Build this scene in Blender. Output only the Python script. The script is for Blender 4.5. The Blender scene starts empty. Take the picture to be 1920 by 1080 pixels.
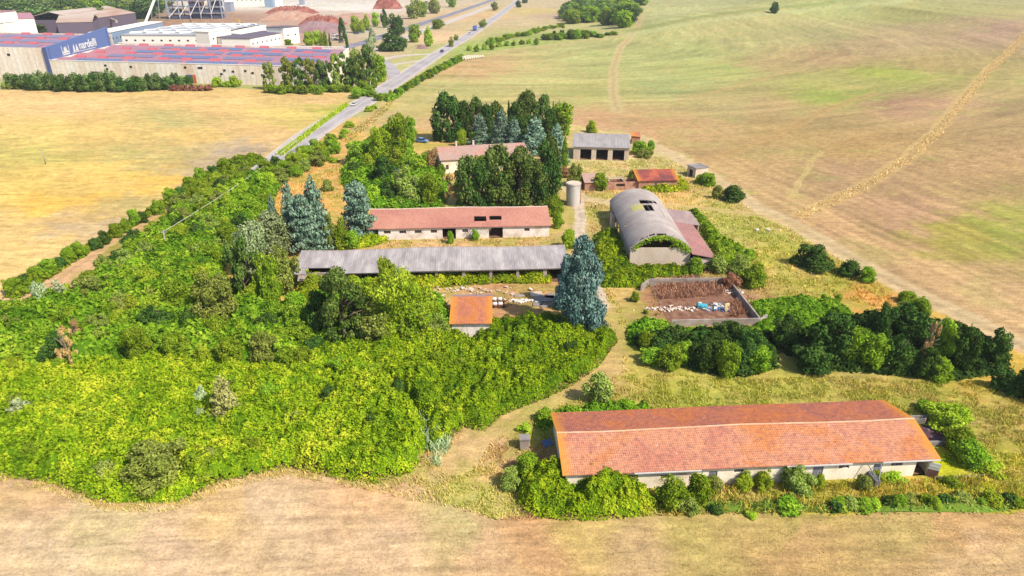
import bpy, bmesh, math, random
import numpy as np
from mathutils import Vector, Matrix
# ---------------------------------------------------------------- camera, light, exposure
S = bpy.context.scene
FPX, PITCH, CAMH = 1280.0, math.radians(25.3), 60.0
cam = bpy.data.cameras.new('camera'); cam.lens = 24.0; cam.sensor_width = 36.0; cam.clip_end = 30000; cam.clip_start = 0.5
camo = bpy.data.objects.new('camera', cam); S.collection.objects.link(camo); S.camera = camo
camo.location = (0, 0, CAMH); camo.rotation_euler = (math.pi/2 - PITCH, 0, 0)
SUN_EL, SUN_AZ = math.radians(47), math.radians(-36)      # azimuth measured from +X
sd = Vector((math.cos(SUN_AZ)*math.cos(SUN_EL), math.sin(SUN_AZ)*math.cos(SUN_EL), math.sin(SUN_EL)))
w = bpy.data.worlds.new('World'); S.world = w; w.use_nodes = True
nt = w.node_tree; bg = nt.nodes['Background']
sky = nt.nodes.new('ShaderNodeTexSky'); sky.sky_type = 'NISHITA'; sky.sun_disc = False
sky.sun_elevation = SUN_EL; sky.sun_rotation = math.atan2(sd.x, sd.y)
nt.links.new(sky.outputs[0], bg.inputs[0]); bg.inputs[1].default_value = 0.13
sl = bpy.data.lights.new('sun', 'SUN'); sl.energy = 4.6; sl.angle = math.radians(0.5); sl.color = (1, 0.94, 0.83)
so = bpy.data.objects.new('sun', sl); S.collection.objects.link(so); so.rotation_euler = sd.to_track_quat('Z', 'Y').to_euler()
S.view_settings.view_transform = 'Standard'; S.view_settings.look = 'None'; S.view_settings.gamma = 1
S.view_settings.exposure = 0.72
try: S.cycles.max_bounces = 6; S.cycles.transparent_max_bounces = 6
except Exception: pass
random.seed(5); RS = np.random.RandomState(7)

# ---------------------------------------------------------------- terrain and picture-to-ground measuring
cP, sP = math.cos(PITCH), math.sin(PITCH)
def sm(a, b, v):
    t = np.clip((v-a)/(b-a), 0, 1); return t*t*(3-2*t)
def T(x, y):
    x = np.asarray(x, float); y = np.asarray(y, float)
    h = 16*sm(70, 520, x)*sm(260, 1000, y)
    # long fold across the far field
    ax, ay, bx, by = 120., 660., 700., 1250.
    L = math.hypot(bx-ax, by-ay); ux, uy = (bx-ax)/L, (by-ay)/L
    al = (x-ax)*ux + (y-ay)*uy; d = -(x-ax)*uy + (y-ay)*ux
    h = h + 15*np.exp(-(d/75)**2)*sm(-200, 150, al)
    d2 = np.hypot(x, y-640)-455; h = h + 5*np.exp(-(d2/30)**2)*sm(60, 200, x)*sm(200, 330, y)
    return h
def ray(px, py):
    u = (px-960)/FPX; v = (540-py)/FPX
    return (u, cP+v*sP, -sP+v*cP)
def G(px, py, z=0.0):
    "point where the sight line through a pixel of the photograph meets height z above the ground"
    d = ray(px, py)
    f = lambda t: CAMH + d[2]*t - z - float(T(d[0]*t, d[1]*t))
    if d[2] > -0.0005: d = (d[0], d[1], -0.0005)
    t0 = (CAMH-z-24)/-d[2]; t1 = (CAMH-z)/-d[2]
    a = max(t0, 1.0); N = 60; prev = a
    for i in range(1, N+1):
        t = a + (t1-a)*i/N
        if f(t) <= 0:
            lo, hi = prev, t
            for _ in range(24):
                m = (lo+hi)/2
                if f(m) > 0: lo = m
                else: hi = m
            t1 = hi; break
        prev = t
    return Vector((d[0]*t1, d[1]*t1, CAMH + d[2]*t1))
def PR(x, y, z):
    dz = z-CAMH; dep = y*cP-dz*sP; up = y*sP+dz*cP
    return 960+FPX*x/dep, 540-FPX*up/dep, dep
def top_height(p, ytop):
    lo, hi = 0.0, 80.0
    for _ in range(30):
        m = (lo+hi)/2
        if PR(p.x, p.y, p.z+m)[1] > ytop: lo = m
        else: hi = m
    return lo

# ---------------------------------------------------------------- noise, polygons
def _h(ix, iy, seed):
    n = (ix.astype(np.int64)*374761393 + iy.astype(np.int64)*668265263 + seed*974634777) & 0xffffffff
    n = ((n ^ (n >> 13))*1274126177) & 0xffffffff
    return ((n ^ (n >> 16)) & 0xffff)/65535.0
def vn(x, y, seed=0):
    ix = np.floor(x); iy = np.floor(y); fx = x-ix; fy = y-iy
    fx = fx*fx*(3-2*fx); fy = fy*fy*(3-2*fy)
    a = _h(ix, iy, seed); b = _h(ix+1, iy, seed); c = _h(ix, iy+1, seed); d = _h(ix+1, iy+1, seed)
    return (a*(1-fx)+b*fx)*(1-fy) + (c*(1-fx)+d*fx)*fy
def fbm(x, y, seed=0, o=4):
    s = 0; a = .5; t = 0
    for i in range(o):
        s = s + a*vn(x, y, seed+i*17); t += a; a *= .5; x = x*2.03+7.1; y = y*2.03+3.7
    return s/t
def wpoly(pts): return [tuple(G(a, b)[:2]) for a, b in pts]
def pip(x, y, poly):
    ins = np.zeros(x.shape, bool); n = len(poly)
    for i in range(n):
        x1, y1 = poly[i]; x2, y2 = poly[(i+1) % n]
        c = ((y1 > y) != (y2 > y))
        if y1 == y2: continue
        ins ^= c & (x < (x2-x1)*(y-y1)/(y2-y1)+x1)
    return ins
def dseg(x, y, pts, closed=False):
    d = np.full(x.shape, 1e9); n = len(pts)
    for i in range(n if closed else n-1):
        x1, y1 = pts[i]; x2, y2 = pts[(i+1) % n]; dx, dy = x2-x1, y2-y1; L = dx*dx+dy*dy+1e-9
        t = np.clip(((x-x1)*dx+(y-y1)*dy)/L, 0, 1)
        d = np.minimum(d, np.hypot(x-x1-t*dx, y-y1-t*dy))
    return d
def lin(c): 
    c = np.asarray(c, float)/255.0
    return np.where(c <= .04045, c/12.92, ((c+.055)/1.055)**2.4)
KA = 0.56
def A(r, g, b, k=None): return tuple(float(v) for v in lin((r, g, b))*(KA if k is None else k))

# ---------------------------------------------------------------- objects
def link(o): S.collection.objects.link(o); return o
def tag(o, label=None, cat=None, group=None, kind=None):
    if label: o['label'] = label
    if cat: o['category'] = cat
    if group: o['group'] = group
    if kind: o['kind'] = kind
    return o
def thing(name, label, cat, loc=(0, 0, 0), rotz=0, group=None):
    o = link(bpy.data.objects.new(name, None)); o.location = loc; o.rotation_euler = (0, 0, rotz)
    o.empty_display_size = .5
    return tag(o, label, cat, group)
class MB:
    def __init__(s): s.v = []; s.f = []
    def add(s, vs, fs):
        k = len(s.v); s.v += [tuple(v) for v in vs]; s.f += [tuple(i+k for i in f) for f in fs]; return s
    def box(s, x0, y0, z0, x1, y1, z1, M=None):
        vs = [(x, y, z) for z in (z0, z1) for y in (y0, y1) for x in (x0, x1)]
        if M is not None: vs = [M @ Vector(v) for v in vs]
        return s.add(vs, [(0, 2, 3, 1), (4, 5, 7, 6), (0, 1, 5, 4), (2, 6, 7, 3), (0, 4, 6, 2), (1, 3, 7, 5)])
    def prism(s, poly, axis, a, b, M=None):
        "poly: 2D points; axis 0: poly in (y,z) extruded in x; 1: (x,z) in y; 2: (x,y) in z"
        n = len(poly)
        def P(p, t): return (t, p[0], p[1]) if axis == 0 else ((p[0], t, p[1]) if axis == 1 else (p[0], p[1], t))
        vs = [P(p, a) for p in poly]+[P(p, b) for p in poly]
        if M is not None: vs = [M @ Vector(v) for v in vs]
        fs = [tuple(range(n))[::-1], tuple(range(n, 2*n))]+[(i, (i+1) % n, n+(i+1) % n, n+i) for i in range(n)]
        return s.add(vs, fs)
    def tube(s, pts, rs, n=8, cap=True):
        pts = [Vector(p) for p in pts]
        if not hasattr(rs, '__len__'): rs = [rs]*len(pts)
        rings = []
        for i, p in enumerate(pts):
            d = (pts[min(i+1, len(pts)-1)]-pts[max(i-1, 0)]).normalized()
            a = d.orthogonal().normalized(); b = d.cross(a)
            if abs(d.z) > .99: a = Vector((1, 0, 0)); b = d.cross(a)
            rings.append([p+(a*math.cos(2*math.pi*k/n)+b*math.sin(2*math.pi*k/n))*rs[i] for k in range(n)])
        fs = []
        for i in range(len(pts)-1):
            for k in range(n): fs.append((i*n+k, i*n+(k+1) % n, (i+1)*n+(k+1) % n, (i+1)*n+k))
        if cap: fs += [tuple(range(n))[::-1], tuple((len(pts)-1)*n+k for k in range(n))]
        return s.add([v for r in rings for v in r], fs)
    def panel(s, fn, us, vs, holes, th):
        "sheet with rectangular holes; fn(u,v,w) gives a point"
        us = sorted(set([round(u, 4) for u in us]+[round(h[k], 4) for h in holes for k in (0, 1) if us[0] < h[k] < us[-1]]))
        vs = sorted(set([round(v, 4) for v in vs]+[round(h[k], 4) for h in holes for k in (2, 3) if vs[0] < h[k] < vs[-1]]))
        nu, nv = len(us)-1, len(vs)-1
        def solid(i, j):
            if i < 0 or j < 0 or i >= nu or j >= nv: return False
            u = (us[i]+us[i+1])/2; v = (vs[j]+vs[j+1])/2
            return not any(h[0] <= u <= h[1] and h[2] <= v <= h[3] for h in holes)
        idx = {}
        V = []; Fc = []
        def vt(i, j, w):
            k = (i, j, w)
            if k not in idx: idx[k] = len(V); V.append(fn(us[i], vs[j], w*th))
            return idx[k]
        for i in range(nu):
            for j in range(nv):
                if not solid(i, j): continue
                Fc.append((vt(i, j, 1), vt(i+1, j, 1), vt(i+1, j+1, 1), vt(i, j+1, 1)))
                Fc.append((vt(i, j, 0), vt(i, j+1, 0), vt(i+1, j+1, 0), vt(i+1, j, 0)))
                if not solid(i-1, j): Fc.append((vt(i, j, 0), vt(i, j, 1), vt(i, j+1, 1), vt(i, j+1, 0)))
                if not solid(i+1, j): Fc.append((vt(i+1, j, 0), vt(i+1, j+1, 0), vt(i+1, j+1, 1), vt(i+1, j, 1)))
                if not solid(i, j-1): Fc.append((vt(i, j, 0), vt(i+1, j, 0), vt(i+1, j, 1), vt(i, j, 1)))
                if not solid(i, j+1): Fc.append((vt(i, j+1, 0), vt(i, j+1, 1), vt(i+1, j+1, 1), vt(i+1, j+1, 0)))
        return s.add(V, Fc)
    def build(s, name, mat, parent=None, smooth=False):
        me = bpy.data.meshes.new(name); me.from_pydata(s.v, [], s.f); me.materials.append(mat)
        if smooth: me.polygons.foreach_set('use_smooth', [True]*len(me.polygons))
        bm = bmesh.new(); bm.from_mesh(me); bmesh.ops.recalc_face_normals(bm, faces=bm.faces); bm.to_mesh(me); bm.free()
        me.update(); o = link(bpy.data.objects.new(name, me))
        if parent: o.parent = parent
        return o
def npmesh(name, V, F, mat, fattr=None, col=None, smooth=False):
    "mesh from numpy arrays, quads only"
    me = bpy.data.meshes.new(name); nv, nf = len(V), len(F)
    me.vertices.add(nv); me.vertices.foreach_set('co', np.ascontiguousarray(V, np.float32).ravel())
    me.loops.add(nf*4); me.loops.foreach_set('vertex_index', np.ascontiguousarray(F, np.int32).ravel())
    me.polygons.add(nf); me.polygons.foreach_set('loop_start', np.arange(0, nf*4, 4, dtype=np.int32))
    me.polygons.foreach_set('loop_total', np.full(nf, 4, np.int32))
    if smooth: me.polygons.foreach_set('use_smooth', np.ones(nf, bool))
    me.update(calc_edges=True)
    if fattr is not None:
        a = me.attributes.new('tint', 'FLOAT', 'FACE'); a.data.foreach_set('value', np.asarray(fattr, np.float32))
    if col is not None:
        dom = 'POINT' if len(col) == nv else 'FACE'
        a = me.attributes.new('albedo', 'FLOAT_VECTOR', dom); a.data.foreach_set('vector', np.asarray(col, np.float32).ravel())
    if mat: me.materials.append(mat)
    return me

# ---------------------------------------------------------------- materials
MATS = {}
def nodes(m):
    m.use_nodes = True; t = m.node_tree; b = t.nodes['Principled BSDF']; return t, b
def ramp(t, fac, stops):
    r = t.nodes.new('ShaderNodeValToRGB'); e = r.color_ramp.elements
    while len(e) < len(stops): e.new(.5)
    for k, (p, c) in enumerate(stops): e[k].position = p; e[k].color = (*c, 1)
    t.links.new(fac, r.inputs[0]); return r.outputs[0]
def noise(t, vec, scale, detail=5, rough=.55, dist=0):
    n = t.nodes.new('ShaderNodeTexNoise'); n.inputs['Scale'].default_value = scale; n.inputs['Detail'].default_value = detail
    n.inputs['Roughness'].default_value = rough; n.inputs['Distortion'].default_value = dist
    if vec is not None: t.links.new(vec, n.inputs['Vector'])
    return n.outputs[0]
def objco(t, sc=(1, 1, 1), rot=(0, 0, 0)):
    c = t.nodes.new('ShaderNodeTexCoord'); m = t.nodes.new('ShaderNodeMapping'); m.inputs['Scale'].default_value = sc; m.inputs['Rotation'].default_value = rot
    t.links.new(c.outputs['Object'], m.inputs[0]); return m.outputs[0]
def mixc(t, fac, a, b, mode='MIX'):
    m = t.nodes.new('ShaderNodeMix'); m.data_type = 'RGBA'; m.blend_type = mode
    for inp, v in ((m.inputs[0], fac), (m.inputs[6], a), (m.inputs[7], b)):
        if hasattr(v, 'is_linked') or hasattr(v, 'links'): t.links.new(v, inp)
        elif isinstance(v, (int, float)): inp.default_value = v
        else: inp.default_value = (*v, 1)
    return m.outputs[2]
def math_(t, op, a, b=0.0):
    m = t.nodes.new('ShaderNodeMath'); m.operation = op
    for inp, v in ((m.inputs[0], a), (m.inputs[1], b)):
        if isinstance(v, (int, float)): inp.default_value = v
        else: t.links.new(v, inp)
    return m.outputs[0]
def bump(t, b, h, strength=.3, dist=.05):
    n = t.nodes.new('ShaderNodeBump'); n.inputs['Strength'].default_value = strength; n.inputs['Distance'].default_value = dist
    t.links.new(h, n.inputs['Height']); t.links.new(n.outputs[0], b.inputs['Normal'])
def mottle(name, stops, scale=1.0, stretch=(1, 1, 1), rough=.85, fine=None, bs=.25, metal=0, spec=.3):
    "weathered surface: large stains along a ramp, fine grain, relief"
    m = bpy.data.materials.new(name); t, b = nodes(m)
    v = objco(t, stretch); n1 = noise(t, v, scale, 6, .6)
    n = len(stops); st = [(.28+.44*i/max(n-1, 1), c) for i, c in enumerate(stops)]
    c = ramp(t, n1, st)
    v2 = objco(t); n2 = noise(t, v2, fine or scale*9, 4, .7)
    g = ramp(t, n2, [(.25, (.78, .78, .78)), (.75, (1.15, 1.15, 1.15))])
    c = mixc(t, 1.0, c, g, 'MULTIPLY'); t.links.new(c, b.inputs['Base Color'])
    b.inputs['Roughness'].default_value = rough; b.inputs['Metallic'].default_value = metal; b.inputs['Specular IOR Level'].default_value = spec
    if bs: bump(t, b, n2, bs, .03)
    MATS[name] = m; return m
def flat(name, c, rough=.6, metal=0, spec=.4):
    m = bpy.data.materials.new(name); t, b = nodes(m)
    v = objco(t); n = noise(t, v, 3.0, 4); g = ramp(t, n, [(.3, (.88,)*3), (.7, (1.08,)*3)])
    t.links.new(mixc(t, 1.0, c, g, 'MULTIPLY'), b.inputs['Base Color'])
    b.inputs['Roughness'].default_value = rough; b.inputs['Metallic'].default_value = metal; b.inputs['Specular IOR Level'].default_value = spec
    MATS[name] = m; return m
def tiles(name, c1, c2, c3, row=.38, colw=.25, dark=.62, stain=.35, edge=None, big=.16):
    "clay roof tiles: rows up the slope (object y), columns along the roof (object x), lichen and soot patches"
    m = bpy.data.materials.new(name); t, b = nodes(m)
    v = objco(t); n1 = noise(t, v, big, 5, .65, .6); n2 = noise(t, v, 1.6, 5, .7); n3 = noise(t, v, 7, 2, .6)
    c = ramp(t, n1, [(.36, c1), (.5, c2), (.64, c3)])
    c = mixc(t, math_(t, 'MULTIPLY', ramp(t, n2, [(.42, (0, 0, 0)), (.68, (1, 1, 1))]), stain), c, A(120, 78, 90))
    c = mixc(t, 1.0, c, ramp(t, n3, [(.3, (.74, .72, .72)), (.7, (1.2, 1.2, 1.2))]), 'MULTIPLY')
    sx = t.nodes.new('ShaderNodeSeparateXYZ'); t.links.new(v, sx.inputs[0])
    fy = math_(t, 'FRACT', math_(t, 'DIVIDE', sx.outputs[1], row)); fx = math_(t, 'FRACT', math_(t, 'DIVIDE', sx.outputs[0], colw))
    ly = math_(t, 'LESS_THAN', fy, .24); c = mixc(t, math_(t, 'MULTIPLY', math_(t, 'MULTIPLY', ly, 1-dark), math_(t, 'ADD', .3, n2)), c, (.12, .06, .045))
    lx = math_(t, 'LESS_THAN', fx, .3); c = mixc(t, math_(t, 'MULTIPLY', lx, (1-dark)*.55), c, (.12, .045, .03))
    n5 = noise(t, v, 2.3, 2, .5); c = mixc(t, math_(t, 'MULTIPLY', math_(t, 'GREATER_THAN', n5, .71), .7), c, (.05, .03, .03))
    n6 = noise(t, v, 3.1, 2, .5); c = mixc(t, math_(t, 'MULTIPLY', math_(t, 'LESS_THAN', n6, .29), .5), c, (.6, .42, .3))
    if edge:
        L, W = edge; de = math_(t, 'MINIMUM', sx.outputs[0], math_(t, 'SUBTRACT', L, sx.outputs[0]))
        de2 = math_(t, 'ADD', de, math_(t, 'MULTIPLY', n2, 1.2)); r = ramp(t, math_(t, 'DIVIDE', de2, 3.0), [(.25, (1, 1, 1)), (.75, (0, 0, 0))])
        c = mixc(t, math_(t, 'MULTIPLY', r, .75), c, A(240, 160, 45))
    t.links.new(c, b.inputs['Base Color']); b.inputs['Roughness'].default_value = .9; b.inputs['Specular IOR Level'].default_value = .15
    hh = math_(t, 'ADD', math_(t, 'MULTIPLY', fy, .5), math_(t, 'MULTIPLY', math_(t, 'PINGPONG', fx, .5), 1.0)); bump(t, b, hh, .5, .06)
    MATS[name] = m; return m
def corrugated(name, c1, c2, c3, pitch=.35, bs=.5, axis=0, big=.25, sheet=1.1):
    m = bpy.data.materials.new(name); t, b = nodes(m)
    v = objco(t, (1, .22, 1) if axis == 0 else (.22, 1, 1)); n1 = noise(t, v, big*2.2, 6, .65, .3); v2 = objco(t); n2 = noise(t, v2, 5, 4, .7)
    c = ramp(t, n1, [(.32, c1), (.5, c2), (.68, c3)])
    c = mixc(t, 1.0, c, ramp(t, n2, [(.3, (.82,)*3), (.7, (1.12,)*3)]), 'MULTIPLY')
    sx = t.nodes.new('ShaderNodeSeparateXYZ'); t.links.new(v2, sx.inputs[0])
    fx = math_(t, 'PINGPONG', math_(t, 'DIVIDE', sx.outputs[axis], pitch), .5)
    fs = math_(t, 'LESS_THAN', math_(t, 'FRACT', math_(t, 'DIVIDE', sx.outputs[axis], sheet)), .07)
    c = mixc(t, math_(t, 'MULTIPLY', fs, .35), c, (.12, .11, .11))
    t.links.new(c, b.inputs['Base Color']); b.inputs['Roughness'].default_value = .8; b.inputs['Specular IOR Level'].default_value = .3
    bump(t, b, fx, bs, .08); MATS[name] = m; return m
def leafmat(name, c1, c2, c3, trans=.25, rnd=.25):
    m = bpy.data.materials.new(name); t, b = nodes(m)
    a = t.nodes.new('ShaderNodeAttribute'); a.attribute_name = 'tint'
    c = ramp(t, a.outputs['Fac'], [(0.0, c1), (.5, c2), (1.0, c3)])
    oi = t.nodes.new('ShaderNodeObjectInfo')
    hs = t.nodes.new('ShaderNodeHueSaturation'); t.links.new(c, hs.inputs['Color'])
    t.links.new(math_(t, 'ADD', math_(t, 'MULTIPLY', oi.outputs['Random'], .035), .4825), hs.inputs['Hue'])
    t.links.new(math_(t, 'ADD', math_(t, 'MULTIPLY', oi.outputs['Random'], rnd*2), 1-rnd), hs.inputs['Value'])
    c = hs.outputs[0]
    d = t.nodes.new('ShaderNodeBsdfDiffuse'); tr = t.nodes.new('ShaderNodeBsdfTranslucent'); mx = t.nodes.new('ShaderNodeMixShader')
    t.links.new(c, d.inputs[0]); t.links.new(mixc(t, .5, c, c3), tr.inputs[0]); mx.inputs[0].default_value = trans
    t.links.new(d.outputs[0], mx.inputs[1]); t.links.new(tr.outputs[0], mx.inputs[2])
    t.links.new(mx.outputs[0], t.nodes['Material Output'].inputs[0]); t.nodes.remove(b)
    MATS[name] = m; return m
def M_(n): return MATS[n]
LK = .95
def LA(*c): return A(*c, LK)
leafmat('leaf_lime', LA(92, 125, 20), LA(145, 172, 38), LA(195, 205, 70), .3)
leafmat('leaf_green', LA(60, 94, 20), LA(112, 144, 32), LA(168, 182, 56))
leafmat('leaf_dark', LA(30, 56, 24), LA(58, 86, 34), LA(100, 122, 50), .1)
leafmat('leaf_sage', LA(92, 108, 62), LA(132, 148, 96), LA(178, 188, 138), .15)
leafmat('leaf_forest', LA(50, 80, 35), LA(88, 115, 55), LA(135, 150, 85), .15)
leafmat('leaf_olive', LA(90, 110, 35), LA(130, 145, 60), LA(170, 175, 90))
leafmat('leaf_silver', LA(125, 145, 90), LA(160, 175, 125), LA(195, 200, 160), .15)
leafmat('leaf_cedar', LA(62, 88, 72), LA(104, 132, 108), LA(168, 186, 156), .1)
leafmat('leaf_spruce', LA(52, 82, 76), LA(84, 116, 108), LA(150, 178, 166), .08)
leafmat('leaf_conifer', LA(42, 64, 22), LA(76, 100, 40), LA(128, 138, 66), .1)
leafmat('leaf_pale', LA(120, 125, 60), LA(160, 162, 88), LA(200, 192, 130), .15)
leafmat('leaf_dry', LA(130, 100, 60), LA(175, 140, 90), LA(205, 175, 120), .15)
leafmat('leaf_rust', LA(95, 50, 40), LA(140, 90, 70), LA(180, 135, 100), .1)
leafmat('leaf_bramble', LA(68, 100, 22), LA(146, 166, 28), LA(212, 205, 58), .28, .05)
leafmat('leaf_nettle', LA(70, 112, 28), LA(120, 158, 38), LA(172, 195, 58), .3, .05)
leafmat('leaf_reed', LA(120, 155, 120), LA(155, 180, 145), LA(190, 205, 175), .2)
mottle('bark', [A(95, 80, 65), A(135, 115, 95), A(165, 145, 125)], 3)
mottle('bark_pale', [A(170, 150, 130), A(200, 180, 160), A(215, 200, 185)], 3)
mottle('cream_wall', [A(215, 195, 160, .78), A(240, 225, 200, .82), A(246, 235, 214, .82)], .5, (1, 1, 1), .9)
mottle('white_wall', [A(200, 178, 155, .75), A(232, 216, 204, .8), A(243, 232, 222, .82)], .6)
mottle('stain_wall', [A(205, 165, 135, .7), A(228, 208, 190, .7), A(238, 222, 208, .72)], .7)
mottle('pink_wall', [A(196, 172, 150, .72), A(214, 192, 170, .74), A(222, 202, 182, .74)], .35, (1, 1, .4))
mottle('brick_wall', [A(180, 120, 95), A(205, 150, 120), A(215, 185, 160)], .9)
mottle('concrete', [A(150, 135, 125), A(185, 168, 155), A(210, 195, 180)], .5)
mottle('grey_concrete', [A(135, 128, 125), A(165, 155, 150), A(190, 180, 172)], .35)
mottle('dirt_floor', [A(110, 65, 45), A(150, 105, 80), A(180, 140, 110)], .8)
mottle('wet_floor', [A(75, 45, 60), A(110, 75, 85), A(205, 190, 190)], .5, (1, 1, 1), .8)
flat('dark_glass', (.012, .013, .018), .25)
flat('dark_brown', (.03, .02, .018), .9)  # near-black brown, serves the cabin door and the hair
flat('grey_door', A(155, 155, 165)); flat('brown_door', A(130, 85, 85)); flat('gutter', A(240, 235, 230), .5)
flat('white_paint', A(242, 238, 228), .4); flat('steel', A(150, 150, 155), .45, .4)
flat('pole_wood', A(190, 175, 160), .8); flat('rust', A(150, 85, 60), .85); flat('yellow_paint', A(240, 200, 70), .5)
flat('black_rubber', (.015, .015, .016), .8); flat('blue_sheet', A(95, 130, 190), .6); flat('cyan_plastic', A(90, 195, 215), .5)
flat('cream_foam', A(240, 215, 160), .9); flat('car_blue', A(120, 165, 215), .3); flat('car_white', A(240, 236, 225), .3); flat('car_dark', A(75, 90, 130), .3)
# ================================================================ GROUND
CP = {}
def cps(k, s):
    out = []
    for ln in s.replace('\n', ' ').split(';'):
        v = [float(q) for q in ln.split()]
        if len(v) == 5: out.append(v)
    CP[k] = out
cps('right', '''1000 150 206 193 128;1150 110 196 191 123;1300 100 188 186 118;1250 160 192 191 123;1400 60 196 183 123;1500 60 191 176 120;
1650 90 193 162 120;1600 150 178 168 100;1750 60 193 163 120;1880 60 198 158 130;1350 200 196 172 118;1450 200 194 162 114;1550 230 188 158 108;1700 200 196 152 120;
1400 300 202 162 114;1250 240 214 168 122;1100 225 222 172 130;1600 330 194 154 116;1700 400 198 154 120;1850 300 198 158 114;1900 440 171 168 78;1800 450 182 164 82;
1700 500 212 168 124;1880 560 214 172 126;850 170 206 191 124;760 215 209 186 120;820 238 222 178 130;1300 20 201 193 132;1560 10 188 186 118;1720 20 181 171 103;
1650 140 171 174 78;1560 180 171 176 86;1750 120 184 156 103;1620 270 196 156 103;1450 120 196 168 116;1550 110 198 161 116;
1000 210 204 186 120;1100 170 198 188 118;1350 130 186 186 110;1200 40 198 194 128;1480 250 196 161 106;1420 350 211 171 123;1550 430 211 166 123;1780 560 218 174 130;1930 620 216 172 128;700 230 216 181 123;650 255 211 186 118;880 130 221 176 128''')
cps('yellow', '''100 200 242 202 150;400 200 237 197 140;600 190 228 190 140;100 250 232 202 130;250 290 205 187 122;50 290 207 192 116;300 340 242 197 108;100 380 246 200 106;
400 320 205 182 152;440 285 186 166 152;250 380 216 192 132;60 450 232 197 136;150 430 214 187 152;500 250 232 192 140;350 250 226 192 125;550 220 225 200 125;330 225 205 190 130;200 330 240 200 120;
30 340 232 200 120;0 500 232 200 140;300 290 198 180 125;180 250 235 200 130;620 205 200 195 100''')
cps('fore', '''100 1000 229 197 162;500 950 226 192 157;700 1000 224 188 152;900 1050 216 176 136;1200 1050 206 171 126;1500 1020 202 162 112;1800 1000 202 160 112;1850 1060 212 172 132;
1500 970 192 170 100;1100 990 212 180 115;300 1050 226 190 156;200 960 218 192 148;850 980 205 182 130;1000 1010 212 165 120;400 930 228 190 140;1300 1000 195 170 105;1700 980 198 168 110;50 930 222 180 140;700 930 226 180 140''')
cps('farm', '''900 900 222 188 120;1000 800 200 188 95;1300 740 186 182 78;1500 730 190 178 85;1700 740 186 166 80;1880 800 196 166 95;1400 960 200 172 88;1700 930 206 176 84;
1130 600 226 186 116;1150 540 222 186 112;1120 480 212 186 130;1350 430 190 182 95;1450 480 202 184 88;1550 540 188 172 82;1620 570 218 162 84;1420 380 204 180 115;1230 370 226 186 120;
1150 290 228 202 142;1250 300 216 190 132;600 320 236 182 112;640 300 232 186 112;560 400 236 182 102;850 455 226 182 132;950 590 206 152 112;1000 540 212 157 112;780 280 236 190 112;
400 480 230 180 90;20 590 226 186 142;1880 660 238 176 84;100 520 236 188 142;1150 700 214 180 116;1200 850 190 170 80;1790 865 205 205 30;1500 900 205 180 80;870 830 222 186 130;960 860 205 165 120;
900 940 205 190 110;1350 880 190 160 95;1000 880 190 150 110;1600 690 190 170 95;1250 560 180 130 95;1300 590 190 135 105;1360 580 185 140 115;1200 690 205 185 95;1300 690 190 185 75;450 380 220 170 100;300 480 150 150 60;
930 420 210 180 110;1230 430 190 170 90;1430 420 195 180 95;1240 650 120 130 50''')
cps('far', '''150 30 95 115 62;400 50 178 138 112;350 35 176 138 112;320 45 176 135 112;440 38 182 142 118;380 30 170 135 112;300 50 176 130 108;270 60 176 130 108;460 50 182 138 116;480 10 238 224 208;650 15 242 230 216;600 25 217 192 172;500 45 206 166 146;430 60 202 166 150;700 60 208 190 160;
200 155 170 175 105;500 165 180 180 110;700 100 212 187 142;820 70 236 196 150;900 30 226 186 136;760 130 205 198 130;300 60 190 150 130;560 60 190 150 140;1000 40 212 187 142;1050 30 202 172 142;
1100 45 202 192 126;1000 70 172 177 96;900 90 172 187 96;950 80 166 182 90;1040 12 210 185 145;1080 62 195 190 120;1180 20 195 195 125;0 150 190 185 140;0 40 90 110 60;1000 20 215 190 120;730 150 190 175 110;
600 150 175 175 105;240 40 120 120 80;840 110 175 180 90;560 30 200 150 130;530 10 235 225 212''')
def warp(x, y): return np.arctan2(x, y)*2.2, np.log(np.maximum(y, 20.0))*1.35
def idw(x, y, key):
    X, Y = warp(x, y); num = np.zeros(x.shape+(3,)); den = np.zeros(x.shape)
    for px, py, r, g, b in CP[key]:
        p = G(px, py); a, c = warp(np.array(p.x), np.array(p.y))
        wgt = 1.0/(((X-a)**2+(Y-c)**2)+2e-4)**1.6
        num += wgt[..., None]*lin((r, g, b)); den += wgt
    return num/den[..., None]*KA
YELLOW = wpoly([(-500, 166), (0, 168), (400, 164), (655, 174), (655, 190), (615, 213), (540, 266), (500, 292), (430, 312), (395, 330), (250, 425), (190, 455), (100, 500), (20, 545), (-200, 640), (-900, 900)])
FORE = wpoly([(-1500, 880), (0, 895), (100, 912), (200, 948), (330, 948), (420, 908), (540, 882), (620, 897), (700, 912), (780, 905), (830, 945), (930, 978), (1000, 975), (1300, 968), (1920, 955), (3200, 935), (3200, 1290), (-1500, 1290)])
RIGHT = wpoly([(690, 215), (800, 132), (875, 112), (960, 92), (1070, 80), (1180, 62), (1190, 30), (1212, -20), (1240, -40)])+[(9000., 9000.), (9000., 100.)]+wpoly([(2600, 760), (1925, 655), (1800, 600), (1650, 520), (1500, 432), (1400, 360), (1310, 305), (1200, 252), (1100, 238), (1050, 232), (830, 248), (720, 235), (640, 262)])
FARL = G(640, 175); 
FARMHI = wpoly([(655, 176), (655, 190), (640, 200), (690, 215), (640, 262)])
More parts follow.
